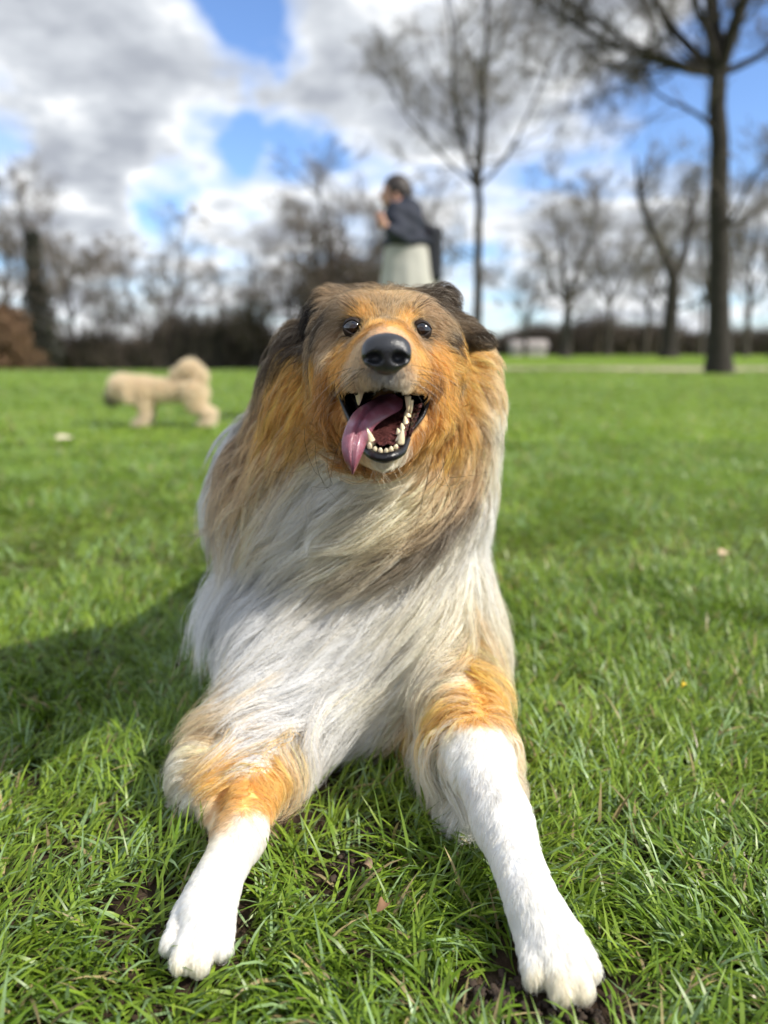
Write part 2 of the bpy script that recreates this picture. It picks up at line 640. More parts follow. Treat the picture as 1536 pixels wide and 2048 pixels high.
# where each colour of the coat, with its painted-in shade, lies (seen at these pixels of the photograph, fixed to the skin in 3D)
COLOURS = '''768,588,g 735,582,g 705,583,t 680,590,t 655,600,t 635,600,t 800,586,g 835,590,g 865,598,t 885,610,t 768,612,g 750,600,G 786,604,G
727,606,A 722,598,A 735,600,O 705,606,O 818,603,A 832,606,O 712,614,A 740,622,O 700,622,O 812,612,A 826,618,A 800,626,O 838,626,O 765,632,P 768,650,P 745,645,P 792,648,P 765,664,A 770,668,Y
688,640,G 670,640,G 655,625,g 660,655,G 680,668,t 645,655,G 722,640,o 735,655,P 815,645,P 830,640,o 860,640,G 875,650,g 868,672,t 856,655,t
720,680,P 705,690,t 690,688,T 675,690,O 660,690,O 640,700,T 655,712,O 712,715,P 690,720,T 672,735,T 650,745,O 715,735,T 700,750,g 685,755,t
830,690,A 845,700,A 830,715,P 850,725,A 870,710,A 885,700,O 862,745,O 835,745,P 845,765,P 855,770,T 690,770,t 705,768,T 722,765,g
728,745,S 722,735,S 730,730,S 820,735,S 815,752,S 745,752,S 800,750,S 738,760,S 752,770,S 770,768,S 790,768,S 806,760,S 818,745,g 825,770,T 835,780,C 735,775,T 760,775,C 815,778,C
640,620,G 625,635,D 612,640,K 605,650,K 600,660,K 618,630,K 625,622,D 605,655,D 625,655,G 640,672,t 610,680,D 595,690,G 590,710,D 575,730,D 560,750,D 605,700,G 625,690,t
968,672,K 978,684,K 985,690,K 975,678,K 960,662,D 985,680,D 950,660,D 900,612,t 888,590,D 900,600,D 905,640,t 890,655,g 920,650,g 940,660,G 955,668,D 970,675,D 975,690,D 930,676,D 905,672,t 910,690,O 940,700,O 975,705,T
920,720,A 950,740,A 980,760,T 890,740,o 905,770,O 880,790,o 870,820,o 900,800,O 940,800,A 975,800,T 960,840,T 985,860,C 930,850,O 895,840,O 875,862,o
900,890,O 860,890,o 850,920,O 885,920,A 930,900,A 960,900,T 980,930,C 990,960,C 840,945,t 870,950,O 905,950,T 940,950,T 965,970,C
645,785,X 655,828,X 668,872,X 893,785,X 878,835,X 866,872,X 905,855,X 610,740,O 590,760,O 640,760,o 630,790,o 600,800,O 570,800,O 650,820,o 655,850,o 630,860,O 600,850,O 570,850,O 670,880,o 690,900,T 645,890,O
545,770,D 530,790,G 540,820,G 520,830,D 505,850,G 525,860,t 500,880,D 480,900,D 490,920,t 465,935,G 470,960,t 455,985,G 450,1010,G 440,1040,t
510,800,T 490,820,C 470,850,C 450,870,V 440,900,W 425,920,V 410,950,V 400,980,V 410,1010,V 405,1050,V 420,1080,V 405,1120,W 400,1160,V 420,1200,V
540,900,O 570,890,O 520,930,T 550,930,O 590,920,O 620,910,O 500,960,t 530,960,T 560,960,T 600,950,T 490,1000,T 520,1000,T 550,1000,T 480,1040,T 470,1070,t
450,1080,t 440,1105,g 430,1125,T 500,1060,T 530,1050,C 480,1090,T 510,1090,T 630,940,C 660,930,C 650,960,W 620,980,W 600,1000,C 580,1030,W 690,950,W 700,980,W
640,1000,W 600,1050,W 560,1080,W 540,1110,C 500,1130,C 470,1150,C 450,1180,W 730,960,C 760,960,C 790,950,C 740,1000,C 780,990,Y 820,980,T 860,985,T 700,1030,C 660,1070,C
740,1040,Y 790,1030,Y 830,1020,T 870,1030,T 900,1020,t 920,1000,t 940,1010,T 690,1080,Y 650,1110,C 740,1080,Y 790,1070,T 840,1060,t 880,1055,G 905,1045,G
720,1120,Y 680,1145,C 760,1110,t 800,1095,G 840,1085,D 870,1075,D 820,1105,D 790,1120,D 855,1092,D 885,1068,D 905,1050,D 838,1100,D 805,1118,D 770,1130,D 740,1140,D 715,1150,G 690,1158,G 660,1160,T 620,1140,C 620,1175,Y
580,1110,W 560,1150,W 530,1170,W 500,1200,W 590,1190,g 560,1210,C 900,1090,C 870,1110,C 840,1130,C 780,1150,C 720,1175,C 660,1190,C 940,1050,W 960,1080,C 985,1050,W 1000,1100,W
960,1000,C 985,1010,C 950,1120,W 910,1150,C 1000,1150,W 995,1220,T 985,1270,C 965,1180,C 860,1190,W 800,1200,W 740,1220,W 680,1230,W 620,1240,W 560,1250,W 500,1250,V 450,1240,V
430,1290,V 460,1320,V 520,1300,W 590,1300,W 660,1290,W 740,1280,C 820,1260,C 890,1230,C 930,1220,C 950,1260,C 930,1300,C 975,1310,C 960,1340,T 940,1340,T 990,1350,T 985,1220,W 960,1220,W 1000,1280,C 900,1180,W 940,1160,W
900,1300,C 850,1320,C 790,1340,C 720,1350,W 650,1360,W 580,1370,W 510,1370,V 460,1380,V 470,1430,V 540,1430,V 610,1430,W 680,1420,C 750,1410,C 820,1390,C 870,1370,C 900,1360,T
960,1370,O 985,1375,A 940,1390,O 995,1400,A 970,1410,O 915,1400,T 890,1430,O 930,1425,A 960,1432,A 860,1460,A 880,1470,C 840,1480,T 820,1450,T 800,1480,T 820,1505,A 790,1510,Y 850,1500,C
470,1480,V 450,1510,V 530,1480,V 600,1490,V 660,1480,W 720,1470,C 760,1470,C 740,1510,C 690,1510,C 500,1520,V
430,1410,T 410,1440,T 390,1470,T 420,1480,T 370,1500,Y 345,1520,C 350,1560,C 380,1550,T 400,1520,T 420,1550,O 440,1570,O 400,1600,T 365,1610,C 380,1650,C 410,1640,T 430,1620,O 400,1680,C
460,1560,O 490,1550,O 530,1550,A 560,1560,A 550,1590,O 510,1590,O 475,1600,O 440,1620,t 500,1608,O 455,1630,T 545,1608,O
475,1630,V 500,1625,W 530,1625,W 550,1640,W 440,1670,W 470,1680,W 510,1680,W 430,1720,W 470,1740,W 410,1780,W 450,1800,W 370,1840,W 420,1850,W 400,1900,W 450,1870,W 380,1930,C
950,1450,W 920,1480,W 980,1455,W 1010,1480,W 1030,1560,W 980,1540,W 930,1530,W 890,1510,W 870,1560,C 900,1620,C 960,1620,W 1010,1640,W 1040,1650,W 990,1700,W 1040,1740,W 1000,1780,W
1080,1800,W 1100,1860,W 1060,1900,W 1130,1920,W 1090,1960,C 1140,1970,C 840,1540,C 900,1680,W 1060,1680,W'''
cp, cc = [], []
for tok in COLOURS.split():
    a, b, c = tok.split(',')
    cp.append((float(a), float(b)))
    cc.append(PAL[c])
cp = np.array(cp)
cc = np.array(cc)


def coat_sd(p):
    return body_sd(p, False) - .012


pp, hit = march(cp[:, 0], cp[:, 1], coat_sd)
# points on the loose outline of the coat: nearest approach of the ray
if (~hit).any():
    dd = np.array([pix_dir(a, b)[:] for a, b in cp[~hit]])
    ts = np.linspace(.5, 1.2, 50)
    q = np.array((0, 0, CAM_H)) + dd[:, None] * ts[None, :, None]
    sdv = coat_sd(q.reshape(-1, 3)).reshape(len(dd), -1)
    pp[~hit] = q[np.arange(len(dd)), sdv.argmin(1)]
# flanks, back, hindquarters and tail, which the photograph hardly shows
extra = [((-.20, 1.15, .25), 'T'), ((.15, 1.15, .25), 'T'), ((-.19, 1.35, .22), 'O'), ((.14, 1.35, .22), 'O'), ((-.03, 1.2, .33), 'G'), ((-.03, 1.45, .31), 'D'),
         ((-.02, 1.7, .28), 'G'), ((-.17, 1.6, .12), 'O'), ((.15, 1.6, .12), 'O'), ((.0, 1.84, .15), 'O'), ((.20, 1.86, .25), 'T'), ((.262, 1.84, .40), 'C'),
         ((-.17, 1.4, .03), 'W'), ((.15, 1.4, .03), 'W'), ((-.03, 1.0, .44), 'G'), ((-.02, .93, .53), 'G'), ((-.16, 1.08, .06), 'W'), ((.12, 1.08, .06), 'W'),
         ((.10, 1.05, .36), 'C'), ((.12, 1.15, .30), 'T'), ((-.14, 1.1, .36), 'G'), ((-.03, 1.2, .03), 'W')]
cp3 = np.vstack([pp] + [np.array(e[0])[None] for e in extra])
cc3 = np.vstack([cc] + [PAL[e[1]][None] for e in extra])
LOWER_CUT = None


def coat_colour(p, sharp=6.0):
    outc = np.empty((len(p), 3))
    for i in range(0, len(p), 4000):
        q = p[i:i + 4000]
        d2 = ((q[:, None] - cp3[None]) ** 2).sum(-1) + 1e-6
        w = d2 ** (-sharp / 2)
        w /= w.sum(1)[:, None]
        outc[i:i + 4000] = w @ cc3
    return outc


def vnoise(p, scale, seed=0):
    """cheap smooth value noise on points, returns n x 3 in -1..1"""
    r = np.random.default_rng(seed)
    o = np.zeros((len(p), 3))
    for k in range(6):
        K = r.normal(size=(3, 3)) * scale * (0.6 + .35 * k)
        o += np.sin(p @ K + r.uniform(0, 6.28, 3)) / (1 + .4 * k)
    return o / 2.6


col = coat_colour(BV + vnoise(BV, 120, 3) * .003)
msd = mouth_sd(BV)
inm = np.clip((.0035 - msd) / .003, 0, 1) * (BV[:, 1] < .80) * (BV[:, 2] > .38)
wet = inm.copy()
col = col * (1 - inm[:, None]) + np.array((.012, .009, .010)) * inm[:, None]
for e in EYES:      # dark eyelids
    w = np.clip((1.28 - np.linalg.norm((BV - e) / np.array((.0100, .014, .0066)), axis=1)) / .2, 0, 1)[:, None]
    col = col * (1 - w) + np.array((.015, .012, .010)) * w
    wet = np.maximum(wet, w[:, 0] * .6)
skin_m, snt, sb = newmat('dog_skin')
at = N(snt, 'ShaderNodeAttribute', attribute_name='coat')
snt.links.new(at.outputs['Color'], sb.inputs['Base Color'])
aw = N(snt, 'ShaderNodeAttribute', attribute_name='wet')
rr = N(snt, 'ShaderNodeMapRange')
rr.inputs[3].default_value = .9
rr.inputs[4].default_value = .22
snt.links.new(aw.outputs['Fac'], rr.inputs[0])
snt.links.new(rr.outputs[0], sb.inputs['Roughness'])
nzb = N(snt, 'ShaderNodeTexNoise')
nzb.inputs['Scale'].default_value = 260
tcb = N(snt, 'ShaderNodeTexCoord')
snt.links.new(tcb.outputs['Object'], nzb.inputs['Vector'])
bpb = N(snt, 'ShaderNodeBump')
bpb.inputs['Distance'].default_value = .0005
snt.links.new(nzb.outputs['Fac'], bpb.inputs['Height'])
snt.links.new(bpb.outputs[0], sb.inputs['Normal'])
DOG_AT = np.array((-.02, 1.1, 0.0))
dog = bpy.data.objects.new('collie', None)
COL.objects.link(dog)
dog.location = DOG_AT
tag(dog, 'long-haired sable and white collie lying on the grass, tongue hanging out', 'dog')


def part(name, V, F, mat, parent=None, smooth=True):
    V = np.asarray(V, float) - DOG_AT
    me = mesh_np(name, V, F, mat, smooth)
    return link(name, me, parent or dog)


body = part('body', BV, BQ, skin_m)
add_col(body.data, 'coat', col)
a = body.data.attributes.new('wet', 'FLOAT', 'POINT')
a.data.foreach_set('value', wet.astype(np.float32))

# ---- nose leather
NC = P(773, 706, .606)


def nose_sd(p):
    q = (p - NC) * np.array((1, 1, 1))
    d = sd_ell(q, (0, .003, .0035), (.0188, .0150, .0118))
    d = smin(d, sd_ell(q, (0, .003, -.006), (.0135, .0125, .0110)), .006)
    for s in (-1, 1):
        d = smin(d, sd_ell(q, (s * .0118, .0, -.0025), (.0072, .0095, .0080)), .004)
        d = smax(d, -sd_ell(q, (s * .0094, -.0120, -.0040), (.0064, .0110, .0052)), .0022)
        d = smax(d, -sd_cap(q, (s * .0105, -.009, -.0035), (s * .0185, -.004, -.0048), .0030, .0016), .0018)
    d = smax(d, -sd_cap(q, (0, -.0145, -.002), (0, -.011, -.0175), .0006, .0010), .0014)
    return smax(d, -(q[..., 1] * -1 + .014), .002) if False else d


g = .0007
NV, NQ, _ = surface_nets(nose_sd, np.arange(NC[0] - .024, NC[0] + .024, g), np.arange(NC[1] - .02, NC[1] + .022, g),
                      np.arange(NC[2] - .022, NC[2] + .020, g))
nm, nnt, nb = newmat('nose_leather')
nb.inputs['Base Color'].default_value = (.016, .017, .020, 1)
nb.inputs['Roughness'].default_value = .38
nb.inputs['Specular IOR Level'].default_value = .7
vo = N(nnt, 'ShaderNodeTexVoronoi', feature='DISTANCE_TO_EDGE')
vo.inputs['Scale'].default_value = 520
tcn = N(nnt, 'ShaderNodeTexCoord')
nnt.links.new(tcn.outputs['Object'], vo.inputs['Vector'])
bpn = N(nnt, 'ShaderNodeBump')
bpn.inputs['Distance'].default_value = .00045
bpn.inputs['Strength'].default_value = .8
nnt.links.new(vo.outputs['Distance'], bpn.inputs['Height'])
nnt.links.new(bpn.outputs[0], nb.inputs['Normal'])
part('nose', NV, NQ, nm)

# ---- eyes with lids
eye_m = simple_mat('eye_dark', (.006, .004, .003), .04, spec=.9, coat=.5)
iris_m = simple_mat('iris_brown', (.020, .009, .004), .04)
lid_m = simple_mat('eyelid_black', (.022, .014, .010), .6, spec=.3)


def uvsphere(c, r, n=20, m=14, sc=(1, 1, 1)):
    th = np.linspace(0, 2 * math.pi, n, endpoint=False)
    ph = np.linspace(0, math.pi, m)
    v = np.stack([np.outer(np.sin(ph), np.cos(th)), -np.outer(np.cos(ph), np.ones(n)), np.outer(np.sin(ph), np.sin(th))], -1)
    v = v.reshape(-1, 3) * r * np.array(sc) + np.asarray(c)
    i = np.arange(m - 1)[:, None] * n
    j = np.arange(n)[None]
    q = np.stack([i + j, i + (j + 1) % n, i + n + (j + 1) % n, i + n + j], -1).reshape(-1, 4)
    return v, q[:, ::-1].copy()


for ei, e in enumerate(EYES):
    c = e + np.array((0, .0046, 0))
    V, F = uvsphere(c, .0100, 28, 20)
    eo = part('eye', V, F, eye_m)
    # iris: a thin dome on the front
    th = np.linspace(0, 2 * math.pi, 24, endpoint=False)
    look = (np.array((.0, 0, CAM_H)) - c); look /= np.linalg.norm(look)
    u = np.cross(look, (0, 0, 1)); u /= np.linalg.norm(u); w = np.cross(u, look)
    rings = []
    for a in (.02, .20, .36):
        rings.append(c + .01003 * (math.cos(a) * look + math.sin(a) * (np.cos(th)[:, None] * u + np.sin(th)[:, None] * w)))
    V = np.concatenate(rings)
    q = [[k * 24 + j, k * 24 + (j + 1) % 24, (k + 1) * 24 + (j + 1) % 24, (k + 1) * 24 + j] for k in range(2) for j in range(24)]
    part('iris', V, q, iris_m, eo)
    # almond lids
    sgn = -1 if ei == 0 else 1
    up, lo = [], []
    for t in np.linspace(0, 1, 15):
        xx = (t - .5) * .0186
        zu = .0076 * math.sin(math.pi * t) ** .75
        zl = -.0056 * math.sin(math.pi * t) ** .8
        tilt = -sgn * xx * -.12
        for lst, zz in ((up, zu + tilt), (lo, zl + tilt)):
            k_ = max(.0100 ** 2 - xx * xx - zz * zz, 0)
            lst.append(e + np.array((xx, .0046 - math.sqrt(k_) - .0003, zz)))
    for pth in (up, lo):
        out_ = []
        for q_ in pth:      # the lid itself, from its rim back under the fur
            d_ = q_ - c
            zs_ = 1 if pth is up else -1
            for f_ in np.linspace(0, 1, 6):
                xx = d_[0] * (1 + .02 * f_)
                zz = d_[2] * (1 - f_) + zs_ * math.sqrt(max(.0098 ** 2 - xx * xx, 1e-8)) * f_
                out_.append(c + np.array((xx, -math.sqrt(max(.0104 ** 2 - xx * xx - zz * zz, 0)), zz)))
        q4 = [[k * 6 + j, k * 6 + j + 1, (k + 1) * 6 + j + 1, (k + 1) * 6 + j] for k in range(14) for j in range(5)]
        lid_o = part("eyelid", out_, q4, lid_m)
        r_ = .0007 * np.sin(np.linspace(.25, math.pi - .25, 15)) + .0004
        V, F = tubes([pth], [r_], 8)
        part('lid_rim', V, F, lid_m, lid_o)

# ---- lips: glossy black rim round the lower half of the mouth and up to both corners
lip_m = simple_mat('lip_black', (.006, .0055, .0065), .34, bump=.0008, bscale=300)
gum2_m = simple_mat('gum_edge', (.16, .055, .055), .25, bump=.001, bscale=300, var=.7, coat=.6)
gum_m = simple_mat('gum_mottled', (.10, .035, .032), .25, bump=.0016, bscale=420, var=.85, coat=.6)
low = [P(672, 768, .728), P(686, 808, .712), P(706, 850, .690), P(722, 884, .662), P(736, 904, .645), P(752, 913, .636), P(768, 916, .634), P(786, 912, .636),
       P(803, 903, .646), P(812, 884, .662), P(824, 860, .690), P(848, 826, .712), P(863, 780, .728)]
lp = spline(low, 70)
rad = np.interp(np.linspace(0, 1, 70), [0, .2, .38, .5, .62, .8, 1], [.0016, .0028, .0040, .0046, .0040, .0030, .0016])
V, F = tubes([lp], [rad], 10)
part('lip', V, F, lip_m)
upl = spline([P(672, 768, .728), P(690, 779, .712), P(712, 785, .695), P(735, 778, .665), P(760, 772, .640), P(785, 773, .640), P(808, 779, .665), P(830, 791, .695), P(848, 786, .712), P(863, 780, .728)], 50)
V, F = tubes([upl + np.array((0, .006, .0035))], [np.full(50, .0038)], 8)
part('lip', V, F, lip_m)
# gum floor inside the lower jaw
gum = []
for k, t in enumerate(np.linspace(0, 1, 14)):
    y = .640 + t * .12
    w = .0185 + t * .010
    zb = .4255 + t * .030
    for j, s in enumerate(np.linspace(-1, 1, 13)):
        gum.append((P(770, 800, .66)[0] + s * w * (1 - .25 * (t < .12)), y + (.008 * s * s if t < .3 else .0), zb + .006 * abs(s) ** 3 + .0012 * math.sin(9 * s + 5 * t)))
q = [[k * 13 + j, k * 13 + j + 1, (k + 1) * 13 + j + 1, (k + 1) * 13 + j] for k in range(13) for j in range(12)]
part('gum', gum, q, gum_m)
gp = spline([P(738, 872, .664), P(738, 893, .647), P(750, 903, .641), P(768, 906, .639), P(786, 903, .641), P(797, 892, .648), P(806, 866, .668), P(812, 842, .684), P(817, 818, .70)], 50)
V, F = tubes([gp + np.array((0, .0016, -.0026))], [np.full(50, .0028) + .0005 * np.sin(np.arange(50) * 1.9)], 8)
part('gum', V, F, gum2_m)
# pleated inner cheek at the right corner
chk = []
for k, t in enumerate(np.linspace(0, 1, 26)):
    a_ = P(846 - 24 * t, 806 + 66 * t, .700 - .04 * t)
    b_ = P(820 - 6 * t, 812 + 62 * t, .712 - .04 * t)
    for j, s in enumerate(np.linspace(0, 1, 7)):
        chk.append(a_ * (1 - s) + b_ * s + np.array((0, -.0018 * math.sin(t * 60) - .004 * math.sin(math.pi * s), .001 * math.sin(t * 43 + s * 4))))
q = [[k * 7 + j, k * 7 + j + 1, (k + 1) * 7 + j + 1, (k + 1) * 7 + j] for k in range(25) for j in range(6)]
part('cheek_lining', chk, q, gum_m)

# ---- teeth
tooth_m = simple_mat('tooth_ivory', (.80, .68, .44), .22, var=.15, bscale=120, coat=.5, sss=.15)


def tooth(base, tip, w, d, blunt=.0, n=10):
    base, tip = np.asarray(base), np.asarray(tip)
    ax = tip - base
    h = np.linalg.norm(ax); ax = ax / h
    u = np.cross(ax, (0, 1, 0)); u /= np.linalg.norm(u); v = np.cross(ax, u)
    V = []
    m = 9
    for k in range(m):
        t = k / (m - 1)
        s = (1 - t) ** .62 * (1 + .10 * math.sin(3 * t)) if blunt == 0 else (1 - t ** 3) ** .6 * (.80 + .25 * math.sin(math.pi * t))
        s = max(s, .02)
        cen = base + ax * h * t + np.array((0, .0022, 0)) * t * t * (blunt == 0)
        for j in range(n):
            a_ = 2 * math.pi * j / n
            V.append(cen + u * math.cos(a_) * w * s + v * math.sin(a_) * d * s)
    F = [[k * n + j, k * n + (j + 1) % n, (k + 1) * n + (j + 1) % n, (k + 1) * n + j] for k in range(m - 1) for j in range(n)]
    F.append([(m - 1) * n + j for j in range(n)])
    F.append([j for j in range(n)][::-1])
    me_v = np.array(V)
    return me_v, F


def add_tooth(b, t, w, d, blunt=0, name='tooth'):
    V, F = tooth(b, t, w, d, blunt)
    part(name, V, F, tooth_m)


for (b, t, w) in (((744, 888), (731, 853), .0041), ((799, 886), (806, 858), .0043)):
    add_tooth(P(*b, .650), P(*t, .646), w, w * 1.05, name='canine_tooth')
for k in range(6):
    x = [740, 750, 761, 772, 782, 791][k]
    y = [893, 898, 902, 902, 899, 893][k]
    add_tooth(P(x, y + 5, .640 + abs(k - 2.5) * .0012), P(x + (x - 767) * .04 + [-1, .8, -.5, .6, -.4, 1][k], y - [9, 6, 7.5, 6.5, 7, 5][k], .639 + abs(k - 2.5) * .0012), [.0023, .0021, .0022, .0020, .0022, .0021][k], .0015, 1)
for (b, t, w, yy) in (((798, 868), (795, 856), .0026, .664), ((806, 862), (803, 846), .0031, .674), ((812, 850), (810, 832), .0034, .684), ((815, 834), (816, 815), .0038, .694)):
    add_tooth(P(*b, yy), P(*t, yy), w, w * 1.2)
for (b, t, w, yy) in (((816, 792), (816, 826), .0029, .676), ((821, 800), (822, 830), .0028, .69), ((722, 780), (718, 811), .0027, .676), ((716, 790), (717, 812), .0024, .69)):
    add_tooth(P(*b, yy), P(*t, yy), w, w, name='upper_tooth')

# ---- tongue: long ribbon with a central groove, curling out over the left side of the jaw
tm, tnt, tb = newmat('tongue_pink')
tcn = N(tnt, 'ShaderNodeTexCoord')
nz = N(tnt, 'ShaderNodeTexNoise')
nz.inputs['Scale'].default_value = 60
nz.inputs['Detail'].default_value = 5
tnt.links.new(tcn.outputs['Object'], nz.inputs['Vector'])
r_ = ramp(tnt, nz.outputs['Fac'], [(.3, (.20, .055, .080)), (.55, (.28, .09, .125)), (.78, (.42, .24, .32))])
tnt.links.new(r_.outputs[0], tb.inputs['Base Color'])
tb.inputs['Roughness'].default_value = .34
tb.inputs['Subsurface Weight'].default_value = .3
tb.inputs['Subsurface Radius'].default_value = (1, .3, .25)
tb.inputs['Subsurface Scale'].default_value = .004
tb.inputs['Coat Weight'].default_value = .5
tb.inputs['Coat Roughness'].default_value = .2
nzf = N(tnt, 'ShaderNodeTexNoise')
nzf.inputs['Scale'].default_value = 900
tnt.links.new(tcn.outputs['Object'], nzf.inputs['Vector'])
bp = N(tnt, 'ShaderNodeBump')
bp.inputs['Distance'].default_value = .0007
tnt.links.new(nzf.outputs['Fac'], bp.inputs['Height'])
tnt.links.new(bp.outputs[0], tb.inputs['Normal'])
# centre line: px, py, Y ; left and right edges given directly
edgeA = [(742, 806, .725), (724, 812, .700), (708, 824, .676), (695, 845, .655), (686, 870, .642), (683, 895, .636), (688, 918, .634), (698, 936, .635), (703, 944, .636)]
edgeB = [(806, 800, .725), (803, 818, .705), (780, 832, .682), (754, 850, .664), (742, 868, .652), (734, 886, .643), (726, 906, .637), (716, 930, .635), (708, 946, .636)]
EA = spline([P(*e) for e in edgeA], 60)
EB = spline([P(*e) for e in edgeB], 60)
nv = 26
TV = []
for k in range(60):
    a_, b_ = EA[k], EB[k]
    wv = b_ - a_
    wd = np.linalg.norm(wv)
    f = EA[min(k + 1, 59)] + EB[min(k + 1, 59)] - EA[max(k - 1, 0)] - EB[max(k - 1, 0)]
    f /= np.linalg.norm(f)
    nrm = np.cross(f, wv / wd)
    nrm /= np.linalg.norm(nrm)
    if nrm[1] > 0: nrm = -nrm
    th = .0050 * min(1, (60 - k) / 12 + .25)
    for j in range(nv):
        a2 = 2 * math.pi * j / nv
        s = .5 - .5 * math.cos(a2)
        top = math.sin(a2)
        gs = (s - .42) / .055
        groove = -.0042 * math.exp(-gs * gs) * (.3 + .7 * min(1, k / 20)) if top > 0 else 0
        arch = .0050 * math.sin(math.pi * s) ** .8
        TV.append(a_ + wv * s + nrm * (arch + top * th * .55 * math.sin(math.pi * s) ** .3 + groove))
TV = np.array(TV)
q = [[k * nv + j, k * nv + (j + 1) % nv, (k + 1) * nv + (j + 1) % nv, (k + 1) * nv + j] for k in range(59) for j in range(nv)]
q.append([59 * nv + j for j in range(nv)])
tongue = part('tongue', TV, q, tm)
NG_SCALE, CHILD_PER = 2300, 9

